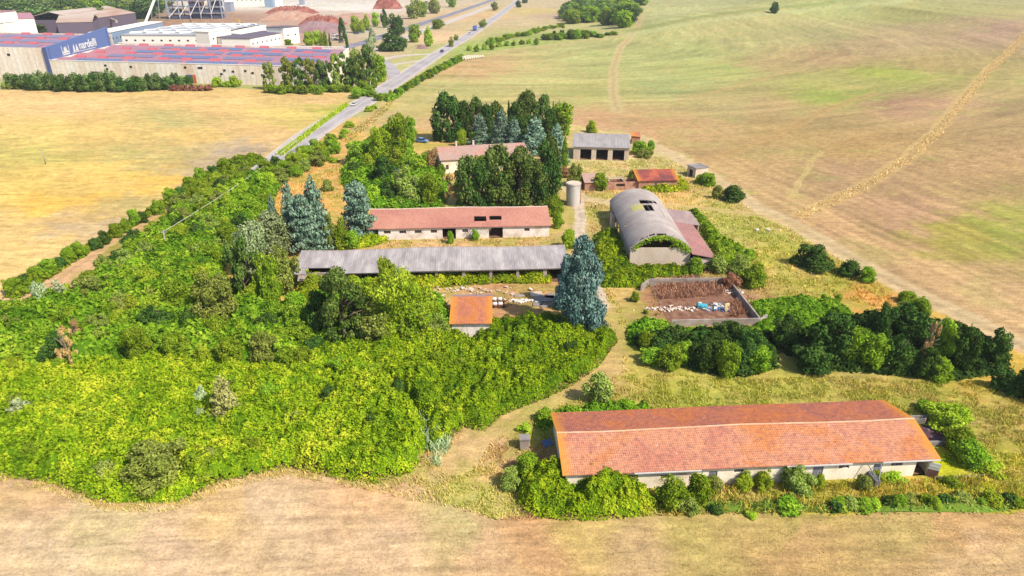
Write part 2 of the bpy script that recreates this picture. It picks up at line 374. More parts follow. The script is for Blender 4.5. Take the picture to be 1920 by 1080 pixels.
TRACKS = [  # polyline px, half width m, colour, strength
 ([(1185, 253), (1260, 290), (1340, 335), (1420, 388), (1500, 428), (1600, 487), (1700, 542), (1800, 590), (1925, 652), (2300, 810)], 3.0, (226, 194, 152), .95),
 ([(1085, 372), (1088, 398), (1085, 430), (1092, 465), (1103, 500), (1118, 545), (1128, 575)], 1.5, (226, 204, 178), 1.3),
 ([(1060, 352), (1095, 372), (1140, 380), (1200, 362), (1230, 345)], 2.2, (230, 202, 158), 1.0),
 ([(1128, 575), (1150, 640), (1140, 690), (1090, 720), (1000, 765), (900, 815), (860, 870)], 2.4, (226, 186, 130), .3),
 ([(1060, 300), (1150, 298), (1240, 290), (1270, 292)], 3.0, (232, 208, 155), .6),
 ([(1250, 385), (1330, 392), (1420, 402), (1500, 428)], 1.7, (226, 190, 130), .6),
 ([(-120, 690), (20, 585), (130, 510), (190, 466), (250, 430), (300, 395), (345, 362)], 1.7, (226, 180, 135), .9),
 ([(1158, 210), (1150, 170), (1150, 130), (1162, 90), (1180, 72), (1196, 50), (1202, 25), (1215, 0)], 3.0, (222, 192, 140), 1.1),
 ([(1494, 402), (1600, 360), (1700, 298), (1760, 240), (1800, 190), (1850, 132), (1925, 58)], 2.6, (228, 190, 128), .75),
 ([(830, 245), (900, 236), (1000, 232), (1100, 232), (1200, 252)], 3.0, (220, 178, 135), .5),
 ([(880, 124), (860, 150), (800, 190), (700, 225)], 1.4, (228, 200, 150), .55),
 ([(880, 104), (960, 92), (1070, 80), (1150, 70), (1180, 64)], 3.5, (224, 190, 140), .8),
 ([(1180, 66), (1300, 43), (1440, 26), (1560, 14), (1640, 6), (1720, -3)], 5.0, (208, 205, 145), .8),
 ([(1180, 58), (1300, 34), (1440, 16), (1560, 4)], 7.0, (160, 165, 95), .7),
 ([(1270, 190), (1330, 175), (1420, 150), (1500, 128)], 2.5, (225, 180, 125), .5),
 ([(1330, 300), (1450, 255), (1560, 200), (1640, 175)], 3.0, (215, 170, 115), .6),
 ([(1485, 370), (1500, 340), (1525, 300), (1540, 285)], .8, (225, 195, 130), .8),
]
TW = [([tuple(G(a, b)[:2]) for a, b in p], w_, lin(c)*KA, s_) for p, w_, c, s_ in TRACKS]
_ta = G(1500, 428); _tb = G(1800, 590); TD = math.atan2(_tb.y-_ta.y, _tb.x-_ta.x)
def ground_rgb(x, y):
    dist = np.hypot(x, y); nz = (fbm(x/6, y/6, 3)-.5)*np.clip(dist/60, .8, 4)*2.2; nz2 = (fbm(x/6+90, y/6, 9)-.5)*np.clip(dist/60, .8, 4)*2.2
    xw, yw = x+nz, y+nz2
    inY = pip(xw, yw, YELLOW); inF = pip(xw, yw, FORE); inR = pip(xw, yw, RIGHT)
    farm = idw(x+nz*1.5, y+nz2*1.5, 'farm'); far = idw(x, y, 'far')
    col = np.where((y > 300)[..., None], far, farm)
    for key, msk in (('yellow', inY), ('fore', inF), ('right', inR)):
        if msk.any(): col[msk] = idw(x[msk]+nz[msk]*3, y[msk]+nz2[msk]*3, key)
    # broad patches and sowing lines
    big = fbm(x/22, y/14, 21, 5); col *= (1+np.where(inF, .16, .34)*(big-.5))[..., None]
    c, s = math.cos(TD), math.sin(TD); u = x*c+y*s; v = -x*s+y*c
    wob = fbm(x/60, y/60, 33, 3)*6
    st = fbm(u/26, (v+wob)/1.3, 41, 4); v2 = np.hypot(x, y-640); u2 = np.arctan2(y-640, x)*380
    st2 = .5*fbm(u2/70+wob/8, (v2+wob*1.5)/3.4, 43, 3)+.5*fbm(u2/120, (v2+wob*2)/13, 44, 3)
    mixr = sm(330, 200, y)[..., None] if False else np.clip((300-y)/120, 0, 1)[..., None]
    streak = np.where(inR[..., None], st[..., None]*mixr+st2[..., None]*(1-mixr), .5)
    st3 = .5*fbm(x/9, (y-.06*x)/.9, 47, 4)+.5*fbm(x/14, (y-.065*x)/.38, 48, 3); streak = np.where((inF|inY)[..., None], st3[..., None], streak)
    col = col*(1+np.where(inF, .62, .85)[..., None]*(streak-.5))
    # green flushes / straw flushes
    g = sm(.58, .74, fbm(x/16+5, y/11, 55, 4))[..., None]*.22
    g = g*np.where(inF, .45, np.where(inY, .3, 1.0))[..., None]
    col = col*(1-g)+g*(lin((172, 182, 96))*KA)
    s2 = sm(.58, .75, fbm(x/9+50, y/7, 57, 4))[..., None]*np.where(inF, .12, .3)[..., None]; col = col*(1-s2)+s2*(lin((232, 192, 132))*KA)*np.array([1, 1, .95])
    # clods / fine specks
    fine = fbm(x/.9, y/.9, 61, 3); col *= (1+.42*(fine-.5))[..., None]
    # farm ground is mixed grass
    fg = ~(inY | inF | inR) & (y < 300) ; q = sm(.42, .62, fbm(x/3.1, y/3.1, 71, 4))[..., None]*.45*fg[..., None]
    col = col*(1-q)+q*(lin((165, 168, 60))*KA)
    for pts, hw, tc, sv in TW:
        d = dseg(x+nz*.25, y+nz2*.25, pts); m = (1-sm(hw*.7, hw*1.25, d))*sv
        rut = 1-.22*np.exp(-((d-hw*.05)/(hw*.28))**2)*(fbm(x/3, y/3, 81)*1.5)
        m = m*(.55+.6*fbm(x/2.2, y/2.2, 83)); m = np.clip(m, 0, 1)[..., None]
        col = col*(1-m)+m*tc*rut[..., None]
    col = np.where(inY[..., None], col*np.array([1.03, 1.0, .84]), np.where(inF[..., None], col*np.array([1.0, 1.01, .94]), col)); col = np.where(inR[..., None], col*np.array([.89, .93, .86]), col); zone = np.where(inF, 1, np.where(inY, 2, np.where(inR, 3, np.where(y > 300, 4, 0))))
    return np.clip(col, .004, .9), zone
def ground_mat(name, gs=1.0, bs=.5):
    m = bpy.data.materials.new(name); t, b = nodes(m)
    a = t.nodes.new('ShaderNodeAttribute'); a.attribute_name = 'albedo'
    g = t.nodes.new('ShaderNodeNewGeometry'); n = noise(t, g.outputs['Position'], 2.6*gs, 6, .75); n2 = noise(t, g.outputs['Position'], .35, 4, .6)
    c = mixc(t, 1.0, a.outputs['Vector'], ramp(t, n, [(.3, (.66, .64, .6)), (.5, (1, 1, 1)), (.7, (1.32, 1.32, 1.28))]), 'MULTIPLY')
    c = mixc(t, 1.0, c, ramp(t, n2, [(.3, (.92, .92, .92)), (.7, (1.08, 1.08, 1.08))]), 'MULTIPLY')
    mp = t.nodes.new('ShaderNodeMapping'); mp.inputs['Scale'].default_value = (.35, 1, 1); t.links.new(g.outputs['Position'], mp.inputs[0])
    n3 = noise(t, mp.outputs[0], .7, 3, .8); n4 = noise(t, g.outputs['Position'], 6.5, 3, .8)
    c = mixc(t, 1.0, c, ramp(t, n3, [(.3, (.78, .77, .74)), (.5, (1, 1, 1)), (.68, (1.22, 1.21, 1.17))]), 'MULTIPLY')
    c = mixc(t, 1.0, c, ramp(t, n4, [(.3, (.45, .42, .37)), (.44, (1, 1, 1)), (.62, (1, 1, 1)), (.75, (1.25, 1.23, 1.18))]), 'MULTIPLY')
    t.links.new(c, b.inputs['Base Color']); b.inputs['Roughness'].default_value = .95; b.inputs['Specular IOR Level'].default_value = .1
    bump(t, b, n, bs, .12); MATS[name] = m; return m
ground_mat('soil')
def make_ground():
    ys = np.concatenate([np.arange(1290, 240, -2.6), np.arange(240, -18, -1.25)])
    yy = np.array([CAMH/math.tan(PITCH+math.atan((p-540)/FPX)) for p in ys])
    yy = np.concatenate([[-60, -20, 5, 22], yy[yy > 24], np.geomspace(yy.max()*1.05, 9000, 26)])
    tt = np.concatenate([[-6, -3.5, -2.2, -1.6, -1.3], np.linspace(-1.14, 1.14, 620), [1.3, 1.6, 2.2, 3.5, 6]])
    XX = tt[None, :]*(.72*np.maximum(yy, 0)+26)[:, None]; YY = np.repeat(yy[:, None], len(tt), 1)
    ZZ = T(XX, YY)
    col, zone = ground_rgb(XX, YY)
    ny, nx = XX.shape; idx = np.arange(ny*nx).reshape(ny, nx)
    F = np.stack([idx[:-1, :-1], idx[:-1, 1:], idx[1:, 1:], idx[1:, :-1]], -1).reshape(-1, 4)
    z = zone[:-1, :-1].reshape(-1); V = np.stack([XX, YY, ZZ], -1).reshape(-1, 3); Cc = col.reshape(-1, 3)
    for k, nm, lb in ((0, 'farm_ground', 'dry yellow grass and dirt around the farm buildings'), (1, 'stubble_field', 'mown straw-coloured field across the bottom of the view'),
                      (2, 'straw_field', 'wide yellow field left of the main road'), (3, 'hill_field', 'large green and tan hillside field on the right'), (4, 'ground', 'factory yards and waste land beyond the road')):
        f = F[z == k]; u, inv = np.unique(f, return_inverse=True)
        me = npmesh(nm, V[u], inv.reshape(-1, 4), M_('soil'), col=Cc[u], smooth=True)
        tag(link(bpy.data.objects.new(nm, me)), lb, None, None, 'structure')
make_ground()
def smoothpts(P, n=6):
    out = []
    for i in range(len(P)-1):
        p0, p1, p2, p3 = P[max(i-1, 0)], P[i], P[i+1], P[min(i+2, len(P)-1)]
        for k in range(n):
            t = k/n; out.append(.5*((2*p1)+(-p0+p2)*t+(2*p0-5*p1+4*p2-p3)*t*t+(-p0+3*p1-3*p2+p3)*t**3))
    return out+[P[-1]]
def strip(name, px, width, mat, lift, off=0, n=6, z=None, kind='structure', parent=None, dash=None):
    P = smoothpts([Vector((*G(a, b)[:2], 0)) for a, b in px], n); mb = MB(); acc = 0
    L = []
    for i, p in enumerate(P):
        d = (P[min(i+1, len(P)-1)]-P[max(i-1, 0)]).normalized(); nrm = Vector((-d.y, d.x, 0))
        row = []
        for k in (0, 1):
            q = p+nrm*(off+(k-.5)*width); row.append((q.x, q.y, float(T(q.x, q.y))+lift))
        L.append(row)
    for i in range(len(L)-1): mb.add([L[i][0], L[i][1], L[i+1][1], L[i+1][0]], [(0, 1, 2, 3)])
    o = mb.build(name, mat, parent); 
    if kind: o['kind'] = kind
    return o
mottle('asphalt', [A(165, 155, 155), A(196, 184, 182), A(210, 198, 194)], .06, (1, 1, 1), .9, .8, .1)
mottle('asphalt_dark', [A(130, 125, 140), A(150, 144, 156), A(175, 165, 168)], .05, (1, 1, 1), .9, .8, .1)
mottle('gravel', [A(205, 185, 165), A(222, 204, 186), A(232, 218, 200)], .08, (1, 1, 1), .9, .8, .1)
flat('road_paint', A(236, 228, 222), .7)
MAIN = [(380, 395), (450, 345), (522, 300), (581, 253), (640, 215), (686, 189), (748, 149), (826, 98), (870, 72), (893, 57), (930, 32), (966, 5), (985, -12), (1000, -25)]
strip('verge', MAIN, 12.5, M_('gravel'), .03); strip('road', MAIN, 9.2, M_('asphalt'), .06)
for nm, off in (('road_edge_line', -4.1), ('road_edge_line', 4.1), ('road_centre_line', 0)):
    strip(nm, MAIN, .28, M_('road_paint'), .085, off)
strip('side_road', [(600, 108), (640, 92), (700, 74), (780, 48), (860, 22), (935, -4)], 13, M_('asphalt_dark'), .05)
strip('side_road', [(700, 96), (780, 62), (860, 34), (930, 8)], 14, M_('gravel'), .04)
strip('road_spur', [(708, 113), (760, 104), (815, 100), (850, 86)], 8, M_('gravel'), .045)
strip('road_spur', [(712, 112), (728, 122), (738, 136), (742, 152)], 8, M_('asphalt'), .05)
strip('road_spur', [(722, 124), (760, 118), (800, 112)], 6, M_('gravel'), .04)
_cy = (mottle('concrete_yard', [A(222, 205, 188), A(240, 228, 216), A(246, 238, 230)], .012, (1, 1, 1), .9, .2, .1))

# ================================================================ FARM BUILDINGS
def wall_px(px, py, O, ang):
    "sight line through a pixel met with the vertical plane through O along ang: (distance along, height)"
    d = ray(px, py); n = (-math.sin(ang), math.cos(ang)); t = (O[0]*n[0]+O[1]*n[1])/(d[0]*n[0]+d[1]*n[1])
    X, Y = d[0]*t, d[1]*t
    return (X-O[0])*math.cos(ang)+(Y-O[1])*math.sin(ang), CAMH+d[2]*t
def window(parent, x0, x1, z0, z1, y, bars=3, fm='concrete'):
    mb = MB(); f = .07
    mb.box(x0, y, z0, x1, y+.1, z0+f).box(x0, y, z1-f, x1, y+.1, z1).box(x0, y, z0+f, x0+f, y+.1, z1-f).box(x1-f, y, z0+f, x1, y+.1, z1-f)
    for i in range(1, bars):
        x = x0+(x1-x0)*i/bars; mb.box(x-.03, y+.01, z0+f, x+.03, y+.08, z1-f)
    mb.box(x0+f, y+.02, (z0+z1)/2-.025, x1-f, y+.07, (z0+z1)/2+.025)
    w_ = mb.build('window', M_(fm), parent)
    MB().box(x0+f, y+.12, z0+f, x1-f, y+.14, z1-f).build('pane', M_('dark_glass'), w_)
def door(parent, x0, x1, z1, y, mat, z0=0):
    mb = MB().box(x0+.05, y, z0, x1-.05, y+.08, z1-.05); 
    for k in range(1, 4): x = x0+(x1-x0)*k/4; mb.box(x-.02, y-.02, z0, x+.02, y-.001, z1-.05)
    d = mb.build('door', M_(mat), parent); MB().box(x1-.3, y-.08, z1*.48, x1-.2, y-.021, z1*.54).build('handle', M_('steel'), d)
def barn(root, L, W, eh, rh, ry, wmat, rmat, opens=(), ov=.45, th=.14, holes=(), bholes=(), zb=None, rmat2=None, gutter=True, cap='cap_tile', gov=None, wth=.28, wall_back=True, backopens=(), bent=0.0, winbars=3):
    zb = eh if zb is None else zb; go = ov if gov is None else gov
    zf = lambda y: eh+(rh-eh)*y/ry if y <= ry else rh+(zb-rh)*(y-ry)/(W-ry)
    ln = math.hypot(ry, rh-eh); n = Vector((0, -(rh-eh)/ln, ry/ln))
    sag = lambda u: -bent*math.sin(u/L*math.pi*3)*.5-bent*fbm(np.array([u/6.]), np.array([1.]), 5)[0]
    nu = max(6, int(L/1.5)); us = [L*i/nu for i in range(nu+1)]
    f1 = lambda u, v, w_: (u, v*ry/ln+n.y*w_, eh+(rh-eh)*v/ln+n.z*w_-th+sag(u)*(.4+v/ln))
    mb = MB().panel(f1, us, [ln*i/6 for i in range(7)], list(holes), th)
    W2 = W-ry; ln2 = math.hypot(W2, rh-zb); n2 = Vector((0, (rh-zb)/ln2, W2/ln2))
    f2 = lambda u, v, w_: (u, W-v*W2/ln2+n2.y*w_, zb+(rh-zb)*v/ln2+n2.z*w_-th-.004+sag(u)*(.4+v/ln2))
    r = mb.build('roof', rmat, root)
    if W2 > .5: MB().panel(f2, us, [ln2*i/4 for i in range(5)], list(bholes), th).build('roof', rmat2 or rmat, root)
    if cap:
        mc = MB()
        for i in range(nu): 
            a, b_ = us[i], us[i+1]; za = rh+sag(a)*1.4; zc = rh+sag(b_)*1.4
            mc.add([(a+.01, ry-.16, za-.01), (a+.01, ry, za+.08), (a+.01, ry+.16, za-.01), (b_-.01, ry-.16, zc-.01), (b_-.01, ry, zc+.08), (b_-.01, ry+.16, zc-.01)], [(0, 1, 4, 3), (1, 2, 5, 4), (0, 2, 1), (3, 4, 5)])
        mc.build('ridge_cap', M_(cap), r)
    if gutter:
        cuts = gutter if isinstance(gutter, list) else [(0, L)]
        for a, b_ in cuts: MB().box(a, -.14, eh-th-.12, b_, -.005, eh-th+.03).build('gutter', M_('gutter'), root)
    yt = ov; zt = zf(yt)-th-.03
    fw = lambda u, v, w_: (u, ov+wth-w_, v)
    hl = [(a, b_, z0, z1) for a, b_, z0, z1, k in opens]
    wl = MB().panel(fw, [go, L-go], [-.3, zt], hl, wth).build('front_wall', wmat, root)
    for a, b_, z0, z1, k in opens:
        if k == 'win': window(root, a, b_, z0, z1, ov+.12, winbars)
        elif k == 'door': door(root, a, b_, z1, ov+.1, 'grey_door')
    zt2 = zf(W-ov)-th-.03
    if wall_back: MB().panel(lambda u, v, w_: (u, W-ov-wth+w_, v), [go, L-go], [-.3, zt2], [(a, b_, z0, z1) for a, b_, z0, z1 in backopens], wth).build('back_wall', wmat, root)
    prof = [(ov+wth+.002, -.3), (W-ov-wth-.002, -.3), (W-ov-wth-.002, zf(W-ov-wth)-th-.03), (ry, rh-th-.03), (ov+wth+.002, zf(ov+wth)-th-.03)]
    for x in (go, L-go-wth): MB().prism(prof, 0, x, x+wth).build('gable_wall', wmat, root)
    MB().box(go+wth+.01, ov+wth+.01, .02, L-go-wth-.01, W-ov-wth-.01, .06).build('floor', M_('dirt_floor'), root)
    return r

mottle('cap_tile', [A(225, 165, 125), A(238, 190, 150), A(240, 205, 175)], .5)
# ---- long barn in front
a1 = math.radians(3.75); O1 = (6.25, 66.35)
b1 = thing('long_barn', 'long low cream barn with a bright orange tiled roof at the bottom right', 'barn', (O1[0], O1[1], 0), a1)
tiles('tile_orange_back', A(232, 136, 78), A(222, 134, 96), A(198, 120, 98), .40, .27, .75, .6, (48.7, 13.1))
tiles('tile_orange', A(236, 150, 88), A(238, 166, 126), A(224, 146, 116), .36, .27, .66, .5, (48.7, 13.1))
WL1 = lambda px, py: wall_px(px, py, (O1[0]-.45*math.sin(a1), O1[1]+.45*math.cos(a1)), a1)
def op1(x0, x1, y0, y1, k):
    u0, z1 = WL1(x0, y0); u1, z0 = WL1(x1, y1)
    if k == 'win': z1 = min(z1, 2.72); z0 = z1-.6
    if k == 'door': z0, z1 = .0, 2.25
    if k == 'open': z0, z1 = 0.0, 2.35
    return (u0, u1, z0, z1, k)
OP1 = [op1(1174, 1196, 891, 897, 'win'), op1(1240, 1258, 891, 897, 'win'), op1(1329, 1343, 887, 900, 'door'), op1(1377, 1394, 880, 886, 'win'), op1(1474, 1490, 877, 883, 'win'),
       op1(1525, 1541, 877, 891, 'door'), op1(1574, 1592, 872, 877, 'win'), op1(1672, 1692, 867, 872, 'win'), op1(1719, 1737, 867, 887, 'open'), op1(1640, 1651, 868, 885, 'door')]
barn(b1, 48.7, 13.1, 3.05, 4.75, 6.45, M_('cream_wall'), M_('tile_orange'), OP1, gutter=[(9, 17.5), (28.5, 37), (41, 48.6)], bent=.14, rmat2=M_('tile_orange_back'))
u, _ = WL1(1737, 880)
mb = MB().box(0, -.05, .05, 1.25, .05, 1.25); d_ = mb.build('door', M_('brown_door'), b1); d_.location = (u+.05, .30, 0); d_.rotation_euler = (0, 0, math.radians(-28)); d_['label'] = 'open stable door, brown below and white above'
t_ = MB().box(0, -.05, 1.26, 1.25, .05, 2.3).box(.1, -.08, 1.7, 1.15, -.051, 1.8).build('door_leaf', M_('white_paint'), d_)
u, _ = WL1(1632, 880)
pj = MB().tube([(u-.9, .2, 2.75), (u-.2, -1.5, 1.3)], .06).tube([(u+1.0, .2, 2.85), (u+.2, -1.3, 1.2)], .07).box(u-.3, -1.5, .2, u+.35, .4, 1.15).build('feed_chute', M_('steel'), b1)
# courtyard on the right gable end
c1 = thing('courtyard_wall', 'low grey wall of the small paved pen at the right end of the orange barn', 'wall', (O1[0], O1[1], 0), a1)
MB().box(48.6, 11.6, 0, 55.5, 11.85, 1.0).box(48.6, 6.0, 0, 55.2, 6.35, .75).box(48.4, -.4, 0, 57.2, -.15, .25).box(55.5, -.1, 0, 55.75, 11.6, .5).build('masonry', M_('grey_concrete'), c1)
pv = MB().box(48.6, 6.36, .01, 55.2, 10.6, .1).build('paving', M_('wet_floor'), c1)
fr = thing('rail_fence', 'short fence of three pale rails behind the orange barn gable', 'fence', (O1[0], O1[1], 0), a1)
mb = MB()
for z in (.5, .85, 1.2): mb.box(48.7, 10.55, z, 53.9, 10.62, z+.07)
mb.build('rail', M_('pole_wood'), fr); 
for x in (50.2, 52.3, 53.9): MB().box(x, 10.63, 0, x+.09, 10.72, 1.35).build('post', M_('pole_wood'), fr)
# stone pier and lean sheet at left gable
p = G(984, 840)
pr_ = thing('stone_pier', 'square stone pier with a pale cap left of the orange barn', 'pier', (p.x, p.y, 0), a1)
MB().box(-.7, -.5, 0, .55, .6, 1.7).build('shaft', M_('concrete'), pr_); MB().box(-.8, -.6, 1.7, .65, .7, 1.85).build('cap', M_('grey_concrete'), pr_)
p = G(1030, 838)
tag(MB().box(-.7, -.03, 0, .7, .03, 1.1, Matrix.Translation((p.x, p.y, .1)) @ Matrix.Rotation(.5, 4, 'Z') @ Matrix.Rotation(-1.1, 4, 'X')).build('metal_sheet', M_('blue_sheet')), 'pale blue sheet lying in the shade by the left gable of the orange barn', 'sheet')

# ---- pink-red tiled barn in the middle
O2 = (-34.8, 153.4); a2 = math.radians(3.2)
b2 = thing('tiled_barn', 'long white barn with a faded red tiled roof that has two rectangular holes', 'barn', (*O2, 0), a2)
tiles('tile_pink', A(232, 165, 138), A(222, 155, 132), A(212, 142, 122), .4, .3, .82, .25, None, .1)
WL2 = lambda px, py: wall_px(px, py, (O2[0], O2[1]+.45), a2)
def ox(wl, x0, x1): return wl(x0, 440)[0], wl(x1, 440)[0]
OP2 = []
for x0, x1, k in ((688, 710, 'open'), (720, 733, 'win'), (749, 762, 'win'), (778, 791, 'win'), (808, 820, 'win'), (830, 855, 'open'), (867, 878, 'win'), (917, 943, 'open'), (983, 993, 'win')):
    a_, b_ = ox(WL2, x0, x1); OP2.append((a_, b_, 0 if k == 'open' else 1.55, 2.6 if k == 'open' else 2.35, k))
h2 = []
for x0, x1, v0, v1 in ((889, 912, 2.7, 5.2), (918, 941, 3.3, 5.3)):
    P_ = [G(x, 412, 4.0) for x in (x0, x1)]; us_ = [(q.x-O2[0])*math.cos(a2)+(q.y-O2[1])*math.sin(a2) for q in P_]; h2.append((us_[0], us_[1], v0, v1))
barn(b2, 44.4, 14.5, 3.1, 4.9, 9.6, M_('white_wall'), M_('tile_pink'), OP2, holes=h2, bent=.12, cap='stain_wall', gutter=False)
# broken rafters over the middle door
mb = MB()
for i in range(9):
    x = WL2(880+i*5, 430)[0]; mb.box(x, -.75, 2.75, x+.1, .3, 2.87)
mb.build('rafter', M_('pole_wood'), b2)

# ---- grey corrugated barn
O3 = (-44.4, 126.4); a3 = math.radians(3.5)
b3 = thing('corrugated_barn', 'very long open barn with a pale grey corrugated roof, sagging at its left end', 'barn', (*O3, 0), a3)
corrugated('fibre_cement', A(158, 148, 148), A(186, 175, 172), A(212, 202, 196), .5, .5)
corrugated('fibre_old', A(150, 135, 125), A(180, 160, 145), A(200, 182, 165), .5, .4)
L3 = 56.5
d0 = (G(578, 505, 3.6).x-O3[0]); d1 = (G(621, 505, 3.6).x-O3[0])
zf3 = 3.35
OPS = [(1.2+i*5.6, 1.2+i*5.6+5.0, 0, 2.75, 'open') for i in range(9)]+[(51.8, 55.8, 0, 2.75, 'open')]
barn(b3, L3, 11.2, zf3, 5.15, 8.6, M_('concrete'), M_('fibre_cement'), OPS, holes=[(d0, d1, -.1, 2.3), (.9, d0-.2, 2.2, 2.38)], bent=.22, cap='fibre_old', gutter=False, rmat2=M_('fibre_old'))
MB().panel(lambda u, v, w_: (u, -1.3+v, 2.35+v*.55+w_-.12*(u/5)), [1.0, 2, 3, d0-.5], [0, .8, 1.6], [], .08).build('fallen_roof_sheet', M_('fibre_old'), b3)

# ---- little hut
O4 = (-11.1, 105.8); b4 = thing('small_hut', 'small square white hut with an orange lichened tiled roof beside the rubble yard', 'hut', (*O4, 0), math.radians(1))
tiles('tile_hut', A(228, 140, 70), A(222, 140, 98), A(212, 128, 96), .42, .3, .8, .35, (7.6, 11), .3)
corrugated('purple_sheet', A(170, 140, 140), A(192, 155, 148), A(205, 175, 165), .4, .4)
barn(b4, 7.6, 11.8, 3.05, 4.35, 8.1, M_('white_wall'), M_('tile_hut'), [(3.1, 3.16, 0, 2.6, 'open')], bent=.04, rmat2=M_('purple_sheet'), gutter=False, cap='tile_hut')
# ---- yard slabs, rubble, machines
def slab(px, py, sx, sy, rz, lab, mat='grey_concrete', h=.18, tilt=0):
    p = G(px, py); o = MB().prism([(-sx/2, -sy/2), (sx/2*.9, -sy/2*1.05), (sx/2, sy/2*.9), (-sx/2*.8, sy/2)], 2, 0, h).build('concrete_slab', M_(mat)); o.location = (p.x, p.y, .03); o.rotation_euler = (tilt, 0, rz)
    tag(o, lab, 'slab', 'broken concrete slabs in the yard'); return o
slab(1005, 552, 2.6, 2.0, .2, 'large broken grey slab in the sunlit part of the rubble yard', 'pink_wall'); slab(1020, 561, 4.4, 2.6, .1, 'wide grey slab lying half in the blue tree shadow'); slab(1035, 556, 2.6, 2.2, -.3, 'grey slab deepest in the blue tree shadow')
slab(1008, 571, 2.0, 1.4, .1, 'small pale slab nearest the hut side of the yard'); slab(1021, 573, 2.2, 1.3, .4, 'small slab at the front edge of the yard shadow'); slab(974, 555, 2.2, 1.0, .2, 'thin brownish slab behind the white rubble', 'concrete')
for i, (px, py, lab) in enumerate(((934, 567, 'rusty farm machine with two white drums, the upper of the pair beside the hut'), (935, 576, 'rusty farm machine with white drums, the lower of the pair beside the hut'))):
    p = G(px, py); m_ = thing('farm_machine', lab, 'machine', (p.x, p.y, .02), .05, 'derelict machines beside the hut')
    MB().box(-1.4, -.35, .25, 1.4, .35, .42).box(1.3, -.08, .25, 1.9, .08, .38).build('chassis', M_('rust'), m_)
    for x in (-.75, .35): MB().tube([(x-.45, 0, .75), (x-.38, 0, .75), (x+.38, 0, .75), (x+.45, 0, .75)], [.2, .36, .36, .2], 12).build('drum', M_('white_paint'), m_, True)
    for x in (-1.0, 1.0):
        for y in (-.42, .36): MB().tube([(x, y, .25), (x, y+.1, .25)], .25, 12).build('wheel', M_('black_rubber'), m_)
def rubble(name, px, py, n, rx, ry_, s0, s1, mat, lab, cat, seed, h=.3):
    R = random.Random(seed); p = G(px, py); mb = MB()
    for i in range(n):
        x, y = R.gauss(0, rx), R.gauss(0, ry_); s_ = R.uniform(s0, s1)
        Mx = Matrix.Translation((x, y, R.uniform(0, h))) @ Matrix.Rotation(R.uniform(0, 3), 4, 'Z') @ Matrix.Rotation(R.uniform(-.5, .5), 4, 'X')
        a_, b_, c_ = s_, s_*R.uniform(.5, 1), s_*R.uniform(.3, .7); mb.prism([(-a_, -b_), (a_*.8, -b_*.9), (a_, b_*.7), (-a_*.6, b_)], 2, -c_*.5, c_*.5, Mx)
    o = mb.build(name, M_(mat)); o.location = (p.x, p.y, .05); tag(o, lab, cat, None, 'stuff'); return o
rubble('rubble', 974, 566, 40, 1.6, .35, .12, .4, 'white_wall', 'scattered white rubble in the middle of the yard', 'rubble', 1)
rubble('rubble', 965, 603, 30, 1.2, .4, .1, .3, 'white_wall', 'white rubble at the hedge in front of the yard', 'rubble', 2)
rubble('rubble', 885, 545, 60, 5, 1.0, .1, .45, 'pink_wall', 'broken tiles and rubble behind the small hut', 'rubble', 3)
rubble('rubble', 980, 548, 50, 4, 2.4, .06, .2, 'brick_wall', 'reddish broken tiles strewn over the yard', 'rubble', 4, .05)

# ---- farm house among trees
p = G(825, 302, 4.2); O5 = (p.x, p.y); q = G(978, 267, 6.2); a5 = math.radians(12.4)
b5 = thing('farm_house', 'old farmhouse with a pale pink tiled roof and two chimneys, half hidden by conifers', 'house', (*O5, 0), a5)
tiles('tile_house', A(205, 165, 150), A(214, 178, 160), A(222, 165, 145), .45, .3, .85, .2, None, .12)
barn(b5, 29.5, 17, 4.4, 6.4, 9.5, M_('cream_wall'), M_('tile_house'), [(1.8, 2.7, 1.2, 2.7, 'win'), (6, 6.9, 1.2, 2.7, 'win'), (10, 11, 0, 2.4, 'door'), (15, 16, 1.2, 2.7, 'win'), (20, 21, 1.2, 2.7, 'win')], bent=.05, gutter=False, cap='tile_house')
for x, y in ((6.5, 10.5), (12.2, 10.5)): 
    ch = MB().box(x, y, 5.3, x+.6, y+.6, 7.5).box(x-.08, y-.08, 7.5, x+.68, y+.68, 7.62).build('chimney', M_('stain_wall'), b5)
# ---- open shed with three bays
p = G(1073, 274, 4.6); a6 = math.radians(-6.5); O6 = (p.x, p.y)
b6 = thing('open_shed', 'grey shed with three dark open bays under a corrugated roof', 'shed', (*O6, 0), a6)
WL6 = lambda px, py: wall_px(px, py, (O6[0], O6[1]+.45), a6)
OP6 = [(WL6(x0, 280)[0], WL6(x1, 280)[0], 0, 3.6, 'open') for x0, x1 in ((1088, 1109), (1118, 1140), (1149, 1171))]
corrugated('grey_sheet', A(160, 150, 150), A(180, 170, 168), A(198, 188, 182), .6, .5)
barn(b6, 19.6, 14.5, 4.45, 6.3, 12.5, M_('pink_wall'), M_('grey_sheet'), OP6, gutter=False, cap='fibre_old')
p = G(1181, 270); lt = thing('lean_to', 'small orange-roofed lean-to at the right end of the three-bay shed', 'shed', (p.x+.4, p.y, 0), a6)
MB().panel(lambda u, v, w_: (u, v*.98, 2.9+v*.12-u*.1+w_), [0, 3.4], [0, 5], [], .12).build('roof', M_('tile_hut'), lt); MB().box(.2, .3, 0, 3.2, 4.6, 2.45).build('wall', M_('brick_wall'), lt)
